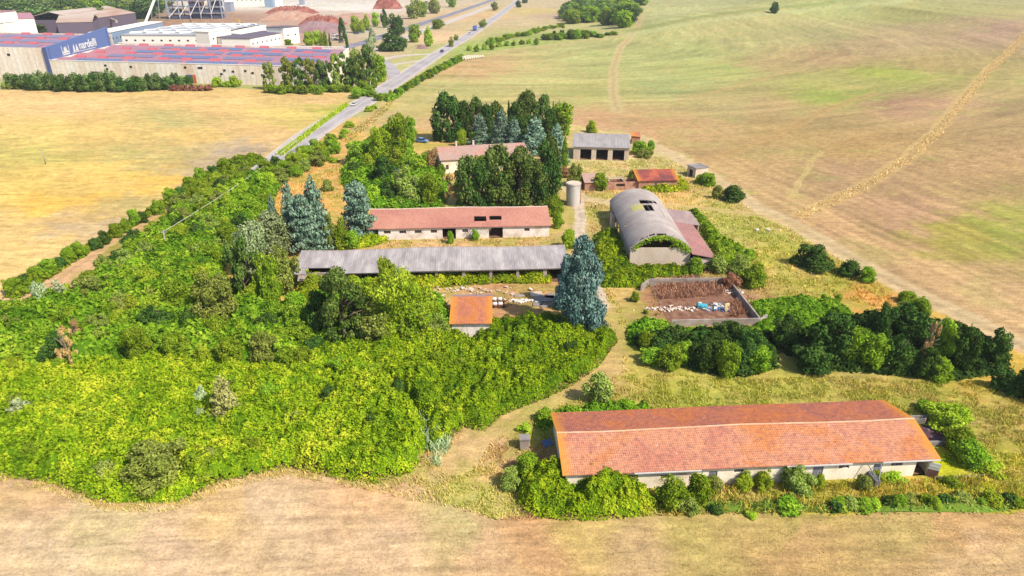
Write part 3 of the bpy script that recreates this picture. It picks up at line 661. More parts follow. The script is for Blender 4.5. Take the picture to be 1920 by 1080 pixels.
# ---- red tiled outbuilding and roofless ruin
p = G(1196, 339, 3.0); a7 = math.radians(4.5); b7 = thing('brick_outbuilding', 'small brick outbuilding with a dark-stained red tiled roof', 'outbuilding', (p.x, p.y, 0), a7)
tiles('tile_red', A(222, 118, 82), A(186, 92, 78), A(142, 82, 78), .4, .3, .8, .4, (12.6, 8), .22)
barn(b7, 12.4, 7.6, 2.95, 4.5, 6.6, M_('brick_wall'), M_('tile_red'), [(5.2, 5.9, 1.3, 2.1, 'win')], gutter=False, cap='tile_red', bent=.05)
p0 = G(1096, 358); a8 = math.radians(5)
rn = thing('ruined_outbuilding', 'roofless brick ruin with leaning beams and a patch of old roof on its left', 'ruin', (p0.x, p0.y, 0), a8)
MB().panel(lambda u, v, w_: (u, .3-w_, v), [0, 16.8], [0, 2.4], [(9.3, 12.0, 1.0, 1.9), (4.6, 5.2, 1.2, 2.5)], .3).build('front_wall', M_('brick_wall'), rn)
MB().box(0, 5.2, 0, 16.8, 5.5, 1.9).box(0, .31, 0, .3, 5.19, 2.4).box(4.4, .31, 0, 4.7, 5.19, 2.6).box(12.2, .31, 0, 12.5, 5.19, 2.4).build('wall', M_('brick_wall'), rn)
MB().panel(lambda u, v, w_: (u, -.3+v*.97, 2.5+v*.2+w_), [-.2, 2, 4.4], [0, 3, 6.1], [(2.2, 3.2, 2, 3)], .12).build('roof', M_('tile_house'), rn)
MB().box(7.2, -.1, 2.45, 7.4, 5.6, 2.62).box(11.6, -.1, 2.45, 11.8, 5.6, 2.62).box(4.8, 2.6, 2.65, 12.6, 2.75, 2.8).box(4.8, 4.2, 2.65, 12.6, 4.3, 2.8).build('beam', M_('pink_wall'), rn)
# ---- small flat-roofed cabin
p = G(1303, 334); a9 = math.radians(22)
sc = thing('concrete_cabin', 'small grey box-like cabin with a dark doorway at the edge of the field track', 'cabin', (p.x, p.y, 0), a9)
MB().box(0, .0, 0, 4.6, .2, 3.0).box(0, 4.2, 0, 4.6, 4.4, 3.0).box(4.4, .21, 0, 4.6, 4.19, 3.0).box(0, .21, 0, .2, 1.4, 3.0).box(0, 3.2, 0, .2, 4.19, 3.0).box(0, 1.41, 2.2, .2, 3.19, 3.0).build('wall', M_('pink_wall'), sc)
MB().box(-.25, -.25, 3.0, 4.85, 4.65, 3.2).build('roof', M_('grey_concrete'), sc); MB().box(.02, 1.41, 0, .1, 2.2, 2.19).build('door', M_('dark_brown'), sc)
# ---- silo
p = G(1075, 388); sl_ = thing('silo', 'round pale concrete silo with a flat top beside the dirt track', 'silo', (p.x, p.y+2, 0))
mottle('silo_wall', [A(190, 172, 158), A(225, 214, 202), A(238, 230, 220)], .7, (1, 1, .35))
MB().tube([(0, 0, 0), (0, 0, 2), (0, 0, 4), (0, 0, 6.0)], [1.75, 1.85, 1.95, 2.0], 40, False).build('drum', M_('silo_wall'), sl_, True)
MB().tube([(0, 0, 5.99), (0, 0, 6.2)], 2.12, 40).build('rim', M_('silo_wall'), sl_); MB().tube([(0, 0, 6.201), (0, 0, 6.32)], 1.9, 40).build('lid', M_('pink_wall'), sl_)
mb = MB()
for i in range(15): mb.box(1.96, -.22, .4+i*.38, 2.14, .22, .44+i*.38)
mb.tube([(2.14, -.22, .2), (2.14, -.22, 6.1)], .03, 5).tube([(2.14, .22, .2), (2.14, .22, 6.1)], .03, 5).build('ladder', M_('rust'), sl_)

# ---- vaulted hangar
HX0, HX1, HY0, HY1 = 25.7, 38.9, 137.6, 171.5
hg = thing('vaulted_hangar', 'tall barrel-vaulted concrete hangar with square holes in its grey roof', 'hangar', ((HX0+HX1)/2, HY0, 0))
hw = (HX1-HX0)/2; sp, rise = 4.0, 3.35; Rr = (hw*hw+rise*rise)/(2*rise); th0 = math.asin(hw/Rr); zc = sp+rise-Rr
LH = HY1-HY0
def vault(u, v, w_, r=Rr):
    a = u*th0; return ((r+w_)*math.sin(a), v, zc+(r+w_)*math.cos(a))
mottle('vault_roof', [A(172, 156, 148), A(196, 180, 170), A(216, 202, 190)], .22, (1, 1, 1), .85, 2.2, .3)
hs = []
def hole_px(x0, x1, y0, y1):
    def uv(px, py):
        d = ray(px, py); best = None
        for i in range(4000):
            t = 120+i*.02
            X, Y, Z = d[0]*t-(HX0+HX1)/2, d[1]*t-HY0, CAMH+d[2]*t
            if Z < zc+math.sqrt(max(0, Rr*Rr-X*X)) and abs(X) < hw: return math.asin(X/Rr)/th0, Y
        return 0, 0
    a = uv(x0, y1); b_ = uv(x1, y0); c_ = uv(x0, y0)
    return (a[0], max(a[0]+.05, b_[0]), min(a[1], c_[1]), max(a[1], c_[1]))
def hole_c(cx, cy, du, dv):
    h = hole_px(cx-.5, cx+.5, cy-.5, cy+.5); u = (h[0]+h[1])/2; v = (h[2]+h[3])/2; return (u-du, u+du, v-dv, v+dv)
for cx, cy, dv in ((1202.5, 379.5, 1.25), (1210.5, 379.5, 1.25), (1218, 379.5, 1.0), (1226, 380, .9), (1211, 391, 1.9), (1219, 390.5, 1.9), (1235, 441, .55), (1243.5, 441, .55)): hs.append(hole_c(cx, cy, .068, dv*1.25))
for h in ((1199, 1206, 376, 383), (1207, 1214, 376, 383), (1215, 1221, 377, 382), (1223, 1229, 378, 382), (1208, 1214, 385, 397), (1215, 1222, 384, 397), (1232, 1238, 439, 443), (1240, 1247, 439, 443)):
    pass
for u0, u1, v1 in ((-.64, -.5, 1.2), (-.46, -.38, 1.0), (-.34, -.18, 1.5), (-.14, -.04, 1.1), (.30, .36, .9)): hs.append((u0, u1, .35, v1))
hs += [(.44, .455, 14, 21), (-.86, -.8, 12.3, 13.6), (-.74, -.7, 12.3, 13.2)]
hs += [(.62, .7, 19+i*.0, 30) for i in range(1)][:0]
nu = 36; vr = MB().panel(vault, [-1+2*i/nu for i in range(nu+1)], [LH*i/24 for i in range(25)], hs, .22).build('vault_roof', M_('vault_roof'), hg)
yp = G(1185, 394, 7.2)
patch = hole_px(1187, 1205, 387, 399); flat('yellow_sheet', A(212, 200, 120), .8)
MB().panel(lambda u, v, w_: vault(u, v, w_+.225), [patch[0]+(patch[1]-patch[0])*i/4 for i in range(5)], [patch[2], patch[3]], [], .03).build('translucent_sheet', M_('yellow_sheet'), hg)
# rib beams under roof, side walls, pillars
for s_ in (-1, 1):
    x = s_*(hw-.15)
    MB().box(x-.15, .3, sp-.55, x+.15, LH-.2, sp-.02).build('edge_beam', M_('grey_concrete'), hg)
    if s_ < 0:
        MB().box(x-.14, 0.3, 0, x+.14, 13.5, sp-.56).build('side_wall', M_('grey_concrete'), hg); MB().box(x-.14, LH-6, 0, x+.14, LH-.2, sp-.56).build('side_wall', M_('grey_concrete'), hg)
        for y in (15.5, 20.5, 25): MB().box(x-.2, y, 0, x+.2, y+.5, sp-.56).build('pillar', M_('pink_wall'), hg)
        MB().box(x-.9, LH-9.5, 0, x-.16, LH-6.5, 3.2).build('buttress', M_('pink_wall'), hg)
    else: MB().box(x-.14, 0.3, 0, x+.14, LH-.2, sp-.56).build('side_wall', M_('grey_concrete'), hg)
MB().box(-hw+.02, 0, 0, hw-.02, .29, 4.55).build('front_wall', M_('pink_wall'), hg)
bw = [(hw*math.cos(0)*c_, 0) for c_ in (-.98, .98)]
arc = [((Rr-.05)*math.sin(-th0+2*th0*i/16), zc+(Rr-.05)*math.cos(-th0+2*th0*i/16)) for i in range(17)]
MB().prism([(-hw+.3, 0), (hw-.3, 0)]+[(max(-hw+.3, min(hw-.3, x)), z) for x, z in reversed(arc)], 1, LH-.5, LH-.25).build('back_wall', M_('grey_concrete'), hg)
mbr = MB()
for k in (0.02, ): mbr.panel(lambda u, v, w_: vault(u, v, w_-.45), [-1+2*i/nu for i in range(nu+1)], [k, k+.3], [], .44)
mbr.build('arch_rib', M_('pink_wall'), hg)
tiles('tile_side', A(210, 150, 138), A(196, 142, 134), A(184, 138, 130), .4, .3, .86, .4, None, .14)
lx0 = hw+.02
MB().panel(lambda u, v, w_: (lx0+v*(5.4-1.6*0)/5.4, u, 3.55-v*.2+w_), [-1.2+i*(20.0+1.2)/6 for i in range(7)], [0, 2.7, 5.4], [], .14).build('side_roof', M_('tile_side'), hg)
MB().panel(lambda u, v, w_: (lx0+v, u, 3.2-v*.12+w_), [20.1, 25, 30.5], [0, 3.5, 7.2], [], .14).build('side_roof', corrugated('rust_sheet', A(170, 140, 135), A(186, 158, 152), A(200, 172, 160), .5, .3), hg)
MB().box(lx0+4.9, -.8, 0, lx0+5.15, 20, 2.3).box(lx0, -.8, 0, lx0+4.89, -.55, 2.4).box(lx0+6.7, 20.2, 0, lx0+6.9, 30.3, 2.25).build('side_wall', M_('pink_wall'), hg)
# ---- walled manure pit with rubbish
ap = math.radians(2.5); P0 = G(1258, 612)
pit = thing('concrete_pit', 'rectangular walled concrete pit full of brown weeds and rubbish', 'pit', (P0.x, P0.y, 0), ap)
mb = MB().box(0, 0, 0, 16.6, .3, 1.25)
mb.prism([(.0, 17.6), (16.8, 17.6), (16.8, 17.9), (.0, 17.9)], 2, 0, 1.5).box(16.3, .31, 0, 16.6, 17.59, 1.35).prism([(-2.4, 15.2), (-2.1, 15.2), (.0, 17.7), (-.2, 17.9)], 2, 0, 1.5)
mb.prism([(16.61, 0), (18.6, 1.8), (18.5, 2.1), (16.61, .35)], 2, 0, 1.1); mb.build('pit_wall', M_('concrete'), pit)
MB().box(0, .31, .01, 16.29, 17.59, .06).build('pit_floor', M_('dirt_floor'), pit)
rubble('rubble', 1262, 581, 120, 3.2, .5, .06, .3, 'stain_wall', 'band of pale rubble along the middle of the pit', 'rubble', 11)
rubble('rubble', 1372, 548, 40, 1.3, .6, .1, .35, 'stain_wall', 'heap of pale rubble in the back corner of the pit', 'rubble', 12)
rubble('rubbish_heap', 1345, 577, 60, 1.8, .6, .08, .35, 'white_paint', 'heap of white household rubbish in the pit', 'rubbish', 13)
rubble('rubbish_heap', 1352, 583, 30, 1.6, .5, .08, .35, 'blue_sheet', 'dark bluish rubbish strewn through the heap in the pit', 'rubbish', 14)
rubble('rubbish_heap', 1352, 572, 14, 1.2, .4, .15, .4, 'steel', 'grey metal scrap behind the heap in the pit', 'rubbish', 15)
def soft(name, px, py, s, rz, mat, lab, cat, tilt=0, z=.1, seed=0):
    p = G(px, py); bm = bmesh.new(); bmesh.ops.create_cube(bm, size=1); bmesh.ops.subdivide_edges(bm, edges=bm.edges[:], cuts=4, use_grid_fill=True)
    R = random.Random(seed)
    for v in bm.verts:
        l = v.co.length; k = .55/max(l, .01); v.co = v.co.lerp(v.co*k, .45)+Vector([R.uniform(-.03, .03) for _ in range(3)])
        v.co = Vector((v.co.x*s[0], v.co.y*s[1], v.co.z*s[2]))
    me = bpy.data.meshes.new(name); bm.to_mesh(me); bm.free(); me.materials.append(M_(mat)); o = link(bpy.data.objects.new(name, me))
    o.location = (p.x, p.y, z+s[2]*.5); o.rotation_euler = (tilt, 0, rz); tag(o, lab, cat); return o
soft('plastic_bag', 1316, 578, (1.9, 1.1, .8), -.3, 'cyan_plastic', 'bright turquoise plastic bag lying in the walled pit', 'bag', seed=3)
soft('plastic_bag', 1312, 572, (.7, .6, .5), .3, 'white_paint', 'small white bag behind the turquoise one in the pit', 'bag', seed=4)
soft('mattress', 1362, 583, (1.0, .35, 1.5), .1, 'cream_foam', 'cream mattress standing upright against the rubbish', 'mattress', -.2, seed=5)
soft('mattress', 1341, 577, (.9, .6, 1.0), -.6, 'white_paint', 'crumpled white mattress left of the cream one in the pit', 'mattress', .5, seed=6)
soft('plastic_bag', 1383, 562, (.5, .5, .45), .3, 'white_paint', 'lone white bag in the shade of the pit side wall', 'bag', seed=7)
soft('plastic_bag', 1419, 433, (.9, .6, .5), .3, 'white_paint', 'white bag left of the two lying in the grass by the track', 'bag', seed=8)
soft('plastic_bag', 1440, 433, (.9, .6, .5), -.3, 'white_paint', 'white bag right of the two lying in the grass by the track', 'bag', seed=9)
soft('boulder', 1222, 600, (.4, .35, .3), 0, 'white_wall', 'small white boulder by the front corner of the pit', 'boulder', seed=10)

p = G(823, 618); lw = thing('low_wall', 'broken low white wall running away from the left corner of the small hut', 'wall', (p.x, p.y, 0), math.atan2(G(845, 603).y-p.y, G(845, 603).x-p.x))
L_ = (G(845, 603)-p).length; MB().prism([(0, 0), (L_, 0), (L_, .9), (L_*.7, .85), (L_*.6, .6), (L_*.3, .65), (0, .3)], 1, -.15, .15).build('masonry', M_('stain_wall'), lw)
# ================================================================ FACTORY
mottle('factory_wall', [A(225, 190, 155, .74), A(240, 224, 204, .8), A(245, 236, 222, .82)], .12, (1, 1, .12), .9, .5)
mottle('factory_roof', [A(180, 140, 160), A(196, 138, 150), A(208, 138, 140)], .03, (1, 1, 1), .8)
flat('solar', A(125, 132, 170), .4); flat('solar2', A(150, 140, 168), .6); flat('hood_red', A(215, 110, 115), .7); flat('hood_dark', A(150, 70, 95), .7)
flat('sign_blue', A(105, 130, 185), .6); flat('sign_blue_dark', A(85, 95, 145), .6); flat('white_letter', A(246, 244, 236), .6); flat('orange_door', A(235, 120, 45), .6); flat('blue_door', A(90, 105, 165), .6)
flat('pale_blue', A(160, 180, 205), .6); flat('off_white', A(244, 236, 222, .8), .7); flat('dark_roof', A(120, 105, 120), .8)
corrugated('shed_roof', A(185, 125, 90), A(205, 175, 155), A(222, 205, 190), 2, .3, 1, .02, 9)
corrugated('zigzag_roof', A(150, 155, 175), A(190, 192, 200), A(242, 236, 218), 3.0, .3, 1, .03, 7)
mottle('clay_pile', [A(130, 72, 62), A(172, 100, 82), A(205, 145, 122)], .15, (1, 1, 1), .95, 1.5, .5)
mottle('tan_pile', [A(178, 130, 108), A(204, 158, 132), A(222, 184, 158)], .1, (1, 1, 1), .95, 1.0, .4)
mottle('grey_pile', [A(150, 110, 110), A(168, 132, 132), A(182, 150, 145)], .08, (1, 1, 1), .95, 1.0, .3)
HZ = 10.5
def R3(px, py, z): p = G(px, py, z); return Vector((p.x, p.y, 0))
fl, fr_ = R3(92, 113, HZ), R3(612, 126, HZ); fa = math.atan2(fr_.y-fl.y, fr_.x-fl.x); FL = (fr_-fl).length
fb = R3(588, 88, HZ); FD = (-(fb.x-fl.x)*math.sin(fa)+(fb.y-fl.y)*math.cos(fa))
hall = thing('factory_hall', 'long factory hall, cream panelled wall, red roof covered in blue solar rows', 'factory', (fl.x, fl.y, 0), fa)
def facade(parent, x0, x1, y, z1, step=3.2, out=-1, wl=()):
    MB().box(x0, y, -2, x1, y+.4, z1).build('wall', M_('factory_wall'), parent)
    mb = MB(); x = x0+step
    while x < x1: mb.box(x-.1, y-.08, -2, x+.1, y-.002, z1-.2); x += step
    mb.build('panel_joint', M_('stain_wall'), parent)
facade(hall, 0, FL, 0, HZ)
MB().box(0, FD-.4, -2, FL, FD, HZ).box(0, .41, -2, .4, FD-.41, HZ).box(FL-.4, .41, -2, FL, FD-.41, HZ).build('wall', M_('factory_wall'), hall)
# shallow roof bays
nb = 4; bd = (FD-1.0)/nb
rf = MB(); ww = []
for i in range(nb):
    y0 = .5+i*bd
    rf.add([(.4, y0, HZ-.9), (FL-.4, y0, HZ-.9), (FL-.4, y0+bd*.5, HZ+.3), (.4, y0+bd*.5, HZ+.3), (.4, y0+bd-.05, HZ-.9), (FL-.4, y0+bd-.05, HZ-.9)], [(0, 1, 2, 3), (3, 2, 5, 4)])
rf.build('roof', M_('factory_roof'), hall)
R = random.Random(3)
for i in range(nb):
    y0 = .5+i*bd; sl_m = 1.2/(bd*.5)
    for half, (ya, yb) in enumerate(((.12, .42),)):
        x = 14+i*9; k = 0
        while x < FL-20:
            Ln = 30+R.uniform(-4, 10); x2 = min(x+Ln, FL-8)
            mb = MB(); xx = x
            while xx < x2-1.5:
                a0, b0 = y0+bd*ya, y0+bd*yb; za, zb_ = HZ-.9+bd*ya*sl_m+.25, HZ-.9+bd*yb*sl_m+.25
                mb.add([(xx, a0, za), (xx+2.2, a0, za), (xx+2.2, b0, zb_), (xx, b0, zb_), (xx, a0, za-.12), (xx+2.2, a0, za-.12), (xx+2.2, b0, zb_-.12), (xx, b0, zb_-.12)], [(0, 1, 2, 3), (4, 7, 6, 5), (0, 4, 5, 1), (1, 5, 6, 2), (2, 6, 7, 3), (3, 7, 4, 0)]); xx += 2.45
            mb.build('solar_array', M_('solar' if (i+k) % 2 == 0 else 'solar2'), hall); x = x2+3.5; k += 1
    for j in range(9 if i else 7):
        x = 12+j*FL*.105+R.uniform(-3, 3)+i*4; y = y0+bd*.62
        if x > FL-8: continue
        h_ = MB().prism([(y-3.0, HZ-.3), (y, HZ+1.3), (y+.6, HZ+1.3), (y+1.2, HZ-.6)], 0, x-3.2, x+3.2).build('roof_light', M_('hood_red'), hall)
        MB().box(x-3, y-3.3, HZ-.35, x+3, y-2.95, HZ+.15).build('opening', M_('hood_dark'), h_)
MB().box(-.1, -.15, HZ, FL+.1, .5, HZ+.25).box(FL-.45, .51, HZ, FL+.1, FD, HZ+.25).box(0, FD-.5, HZ+.26, FL*.98, FD+.2, HZ+.9).build('parapet', M_('off_white'), hall)
def hx(px): p = R3(px, 126, HZ); return (p.x-fl.x)*math.cos(fa)+(p.y-fl.y)*math.sin(fa)
for x0, x1, z, mt in ((100, 117, 5, 'dark_roof'), (313, 326, 4.6, 'blue_door'), (327, 334, 4.6, 'orange_door')): MB().box(hx(x0), -.2, 0, hx(x1), -.141, z).build('door', M_(mt), hall)
for px, z in ((137, 6), (192, 7.6), (312, 8), (342, 8), (347, 8), (388, 5), (396, 7), (414, 6.5), (440, 7), (475, 5), (455, 6), (135, 8)): MB().box(hx(px), -.2, z, hx(px)+1.5, -.141, z+1.0).build('window', M_('dark_glass'), hall)
# raised blue sign wall and taller hall to the left
H2 = 17.5
s0, s1 = R3(92, 113, HZ), R3(209, 85, HZ); s1 = Vector((s0.x+(s1.x-s0.x), s1.y, 0)); sa = math.atan2(s1.y-s0.y, s1.x-s0.x); SL = (s1-s0).length
wall2 = thing('sign_wall', 'tall blue clad wall with a white square emblem and white lettering, standing on the factory roof line', 'wall', (s0.x, s0.y, 0), sa)
# keep just proud of the hall roof
MB().prism([(0, 0), (SL, 0), (SL, H2+4.5), (0, H2)], 1, .15, 1.6).build('cladding', M_('sign_blue'), wall2)
MB().box(-.3, .1, 0, -.01, 2.2, H2).box(SL*.965, .05, HZ, SL*.975, .149, H2+4).box(SL*.03, .05, HZ, SL*.036, .149, H2).build('trim', M_('sign_blue_dark'), wall2)
def text(body, parent, x, z, size, sx=1.0, name='lettering'):
    c = bpy.data.curves.new(name, 'FONT'); c.body = body; c.size = size; c.extrude = .06; c.offset = .02*size
    o = bpy.data.objects.new(name, c); S.collection.objects.link(o); dg = bpy.context.evaluated_depsgraph_get(); me = bpy.data.meshes.new_from_object(o.evaluated_get(dg))
    bpy.data.objects.remove(o); o = link(bpy.data.objects.new(name, me)); me.materials.clear(); me.materials.append(M_('white_letter')); o.parent = parent; o.location = (x, .08, z); o.rotation_euler = (math.pi/2, 0, 0); o.scale = (sx, 1, 1); return o
text('nardelli', wall2, SL*.465, 12.6, 6.6, 1.2)
MB().box(SL*.35, .06, 11.4, SL*.72, .14, 11.75).build('underline', M_('white_letter'), wall2)
em = MB().prism([(SL*.37, 11.9), (SL*.40, 11.9), (SL*.395, 13.5), (SL*.39, 16.2), (SL*.375, 14.6)], 1, .06, .14).prism([(SL*.41, 11.9), (SL*.45, 11.9), (SL*.445, 13.6), (SL*.43, 16.0), (SL*.415, 13.6)], 1, .06, .14).build('emblem', M_('white_letter'), wall2)
em = MB().box(SL*.215, .06, 11.2, SL*.30, .14, 12.0).box(SL*.215, .06, 12.3, SL*.30, .14, 13.3).prism([(SL*.235, 13.31), (SL*.28, 13.31), (SL*.275, 15.6), (SL*.265, 14.9), (SL*.257, 16.0), (SL*.248, 14.9), (SL*.238, 15.6)], 1, .06, .14).box(SL*.205, .06, 11.2, SL*.211, .14, 16.4).box(SL*.304, .06, 11.2, SL*.310, .14, 16.4).build('emblem', M_('white_letter'), wall2)
q0 = R3(-140, 80, H2); tl = thing('tall_factory_hall', 'taller factory hall left of the blue sign wall with a red and blue roof', 'factory', (s0.x, s0.y, 0), fa)
LW = 150.
facade(tl, -LW, -.4, .0, H2-.3)
MB().box(-LW, SL+4, -2, -.5, SL+4.4, H2-.3).build('wall', M_('factory_wall'), tl)
for px, z in ((10, 12.5), (48, 12.5), (17, 5.5), (33, 7.5)): 
    p = R3(px, 100, z); x = (p.x-s0.x)*math.cos(fa)+(p.y-s0.y)*math.sin(fa); MB().box(x-1, -.2, z, x+1, -.141, z+1.2).build('window', M_('dark_glass'), tl)
rf = MB(); bd2 = (SL+3)/3
for i in range(3):
    y0 = .45+i*bd2; rf.add([(-LW, y0, H2-1), (-.45, y0, H2-1), (-.45, y0+bd2/2, H2+.1), (-LW, y0+bd2/2, H2+.1), (-LW, y0+bd2-.05, H2-1), (-.45, y0+bd2-.05, H2-1)], [(0, 1, 2, 3), (3, 2, 5, 4)])
rf.build('roof', M_('factory_roof'), tl)
for i in range(3):
    y0 = .45+i*bd2; s_ = 1.1/(bd2/2)
    for k in range(2):
        x0 = -78+k*36+i*3; MB().add([(x0, y0+bd2*.1, H2-.6+bd2*.1*s_-.2), (x0+33, y0+bd2*.1, H2-.6+bd2*.1*s_-.2), (x0+33, y0+bd2*.42, H2-.6+bd2*.42*s_-.2), (x0, y0+bd2*.42, H2-.6+bd2*.42*s_-.2), (x0, y0+bd2*.1, H2-.9+bd2*.1*s_), (x0+33, y0+bd2*.1, H2-.9+bd2*.1*s_), (x0+33, y0+bd2*.42, H2-.9+bd2*.42*s_), (x0, y0+bd2*.42, H2-.9+bd2*.42*s_)], [(0, 1, 2, 3), (4, 7, 6, 5), (0, 4, 5, 1), (1, 5, 6, 2), (2, 6, 7, 3), (3, 7, 4, 0)]).build('solar_array', M_('solar2'), tl)
    for j in range(4):
        x = -70+j*17+i*5; y = y0+bd2*.62; h_ = MB().prism([(y-3, H2-.4), (y, H2+1.1), (y+.6, H2+1.1), (y+1.2, H2-.7)], 0, x-3, x+3).build('roof_light', M_('hood_red'), tl)
        MB().box(x-2.9, y-3.3, H2-.45, x+2.9, y-2.95, H2+.1).build('opening', M_('hood_dark'), h_)
def shear(root, dl, n0=0):
    seen = set()
    for o in list(root.children)+[g for c in root.children for g in c.children]:
        if o.type != 'MESH' or o.data.name in seen: continue
        seen.add(o.data.name); a = np.empty(len(o.data.vertices)*3, np.float32); o.data.vertices.foreach_get('co', a); a = a.reshape(-1, 3)
        x = a[:, 0]+a[:, 1]*math.cos(dl); y = a[:, 1]*math.sin(dl); a[:, 0] = x; a[:, 1] = y; o.data.vertices.foreach_set('co', a.ravel()); o.data.update()
shear(hall, sa-fa); shear(tl, sa-fa)
def block(name, lab, px0, px1, py, z0base, h, depth, wall, roof, rz=None, cat='building', pitch=0, y1=None):
    "box building whose front foot runs between two pixels"
    a_ = G(px0, py[0]); b_ = G(px1, py[1]); an = math.atan2(b_.y-a_.y, b_.x-a_.x); L = math.hypot(b_.x-a_.x, b_.y-a_.y)
    o = thing(name, lab, cat, (a_.x, a_.y, 0), an)
    MB().box(0, 0, 0, L, .5, h).box(0, depth-.5, 0, L, depth, h).box(0, .51, 0, .5, depth-.51, h).box(L-.5, .51, 0, L, depth-.51, h).build('wall', M_(wall), o)
    pr = [(-.4, h+.01), (depth*.5, h+pitch+.02), (depth+.4, h+.01), (depth+.4, h+.4), (depth*.5, h+pitch+.5), (-.4, h+.4)]
    MB().prism(pr, 0, -.4, L+.4).build('roof', M_(roof), o)
    w_ = MB(); n = max(2, int(L/7))
    for i in range(n): x = L*(i+.5)/n; w_.box(x-.9, -.08, h*.5, x+.9, -.002, h*.5+1.2)
    if L > 12 and name != 'works_shed': w_.build('window', M_('dark_glass'), o)
    return o, L
block('white_block', 'windowless white block at the left edge behind the tall hall', -40, 15, (88, 88), 0, 26, 22, 'off_white', 'factory_roof')
block('white_block', 'lower white block in front of the windowless one at the left edge', -40, 25, (106, 106), 0, 23, 12, 'off_white', 'off_white')
block('warehouse', 'long pale blue warehouse behind the sign wall', 212, 309, (88, 64), 0, 11, 16, 'pale_blue', 'off_white')
zo, zL = block('warehouse', 'low warehouse with a grey and white zigzag roof and a white end wall', 232, 396, (88, 89), 0, 9, 120, 'off_white', 'zigzag_roof', None, 'warehouse', 1)
for i in range(5):
    mb = MB(); n = int(zL/7)
    for k in range(n): y0 = 14+i*22+(3 if k % 2 else -3); mb.prism([(k*7+1, y0), (k*7+8, y0+(-6 if k % 2 else 6)), (k*7+8, y0+4+(-6 if k % 2 else 6)), (k*7+1, y0+4)], 2, 9.3+.004*(k % 2)+.0, 10.6+.01*(k % 2))
    mb.build('roof_light', M_('off_white'), zo)
block('warehouse', 'white end building with a grey door joined to the zigzag-roofed warehouse', 396, 437, (90, 84), 0, 12, 14, 'off_white', 'off_white')
block('office', 'white office block with a flat dark roof beside the lime trees', 472, 545, (96, 80), 0, 9, 24, 'off_white', 'dark_roof')
block('office', 'small two-storey white office with a flat roof right of the long one', 535, 563, (84, 80), 0, 13, 18, 'off_white', 'dark_roof')
block('works_shed', 'brown-roofed open works shed left, behind the tall hall', 112, 178, (66, 64), 0, 11, 50, 'dark_roof', 'shed_roof', None, 'shed', 5)
block('works_shed', 'large works shed with a curved pale and rusty roof', 160, 258, (62, 46), 0, 12, 60, 'dark_roof', 'shed_roof', None, 'shed', 7)
block('works_shed', 'small gabled roof with a white end above the tall hall', 30, 72, (66, 64), 0, 14, 40, 'off_white', 'factory_roof', None, 'shed', 4)
block('works_shed', 'dark purple flat roof behind the factory hall', 432, 482, (92, 88), 0, 7, 60, 'off_white', 'dark_roof', None, 'shed', .5)
# process plant
p = G(318, 36); pl = thing('process_plant', 'tall grey process tower block with open steel floors', 'plant', (p.x, p.y, 0), .15)
flat('plant_grey', A(170, 175, 190), .6); flat('plant_dark', A(80, 85, 115), .7)
dw = (G(386, 30)-G(318, 36)).length; mb = MB()
for k in range(6): mb.box(0, 0, k*7+6.4, dw, 22, k*7+7)
for i in range(6): mb.box(i*dw/5-.6, -.1, 0, i*dw/5+.6, 1, 46).box(i*dw/5-.6, 21, 0, i*dw/5+.6, 22.1, 46)
mb.build('frame', M_('plant_grey'), pl); mb = MB(); RR = random.Random(4)
for i in range(5):
    for k in range(6):
        if RR.random() < .75: mb.box(i*dw/5+1, 1.5+RR.random()*3, k*7+.5+(7 if k == 0 else 0)*0, (i+1)*dw/5-1, 18, k*7+RR.uniform(3, 6))
mb.build('machinery', M_('plant_dark'), pl); mb = MB()
for i in range(5): mb.tube([(i*dw/5, -.5, 2+i), ((i+1)*dw/5, -.5, 14+i*4)], .5, 5)
mb.build('stair', M_('off_white'), pl)
for i, (px, r, h, mt, lb) in enumerate(((362, 4, 60, 'clay_pile', 'dark reddish silo column beside the process tower'), (370, 4, 60, 'factory_roof', 'pinkish silo column right of the dark reddish one'), (378, 4.5, 60, 'tan_pile', 'tan silo column at the plant'), (386, 4.5, 60, 'off_white', 'white silo column at the plant'), (394, 4, 52, 'plant_grey', 'grey silo column at the plant'))):
    p = G(px, 25-i*.5); MB_ = MB().tube([(0, 0, 0), (0, 0, h)], r, 14).tube([(0, 0, h), (0, 0, h+3)], [r, .5], 14); o = MB_.build('silo_column', M_(mt), None, True); o.location = p; tag(o, lb, 'silo')
block('plant_building', 'large cream plant building at the top edge', 397, 425, (17, 17), 0, 50, 30, 'off_white', 'off_white'); block('plant_building', 'small grey and green machine house at the plant', 424, 434, (22, 22), 0, 12, 14, 'plant_grey', 'pale_blue')
block('plant_building', 'low white plant shed further right at the top edge', 434, 520, (12, 12), 0, 16, 30, 'off_white', 'off_white'); block('plant_building', 'grey blue tank house at the top edge', 497, 512, (14, 14), 0, 22, 12, 'pale_blue', 'plant_grey')
block('plant_building', 'small square grey hut on the white yard', 561, 569, (9, 9), 0, 9, 10, 'plant_grey', 'off_white')
p, q = G(273, 44), G(318, 30); cv = thing('conveyor', 'long thin inclined conveyor rising to the top of the plant', 'conveyor', tuple(p))
dd = q-p; MB().tube([(0, 0, 1), (dd.x*.9, dd.y, 48)], 1.3, 4).build('belt', M_('off_white'), cv)
for t in (.3, .6, .9): MB().tube([(dd.x*.9*t-3, dd.y*t, 0), (dd.x*.9*t, dd.y*t, 1+47*t-1.5)], .5, 4).build('leg', M_('plant_grey'), cv)
p, q = G(154, 40), G(222, 56); cv = thing('conveyor', 'low brown conveyor bridge crossing the works sheds', 'conveyor', (p.x, p.y, 0)); dd = q-p
MB().tube([(0, 0, 17), (dd.x, dd.y, 8)], 1.6, 4).build('belt', M_('shed_roof'), cv)
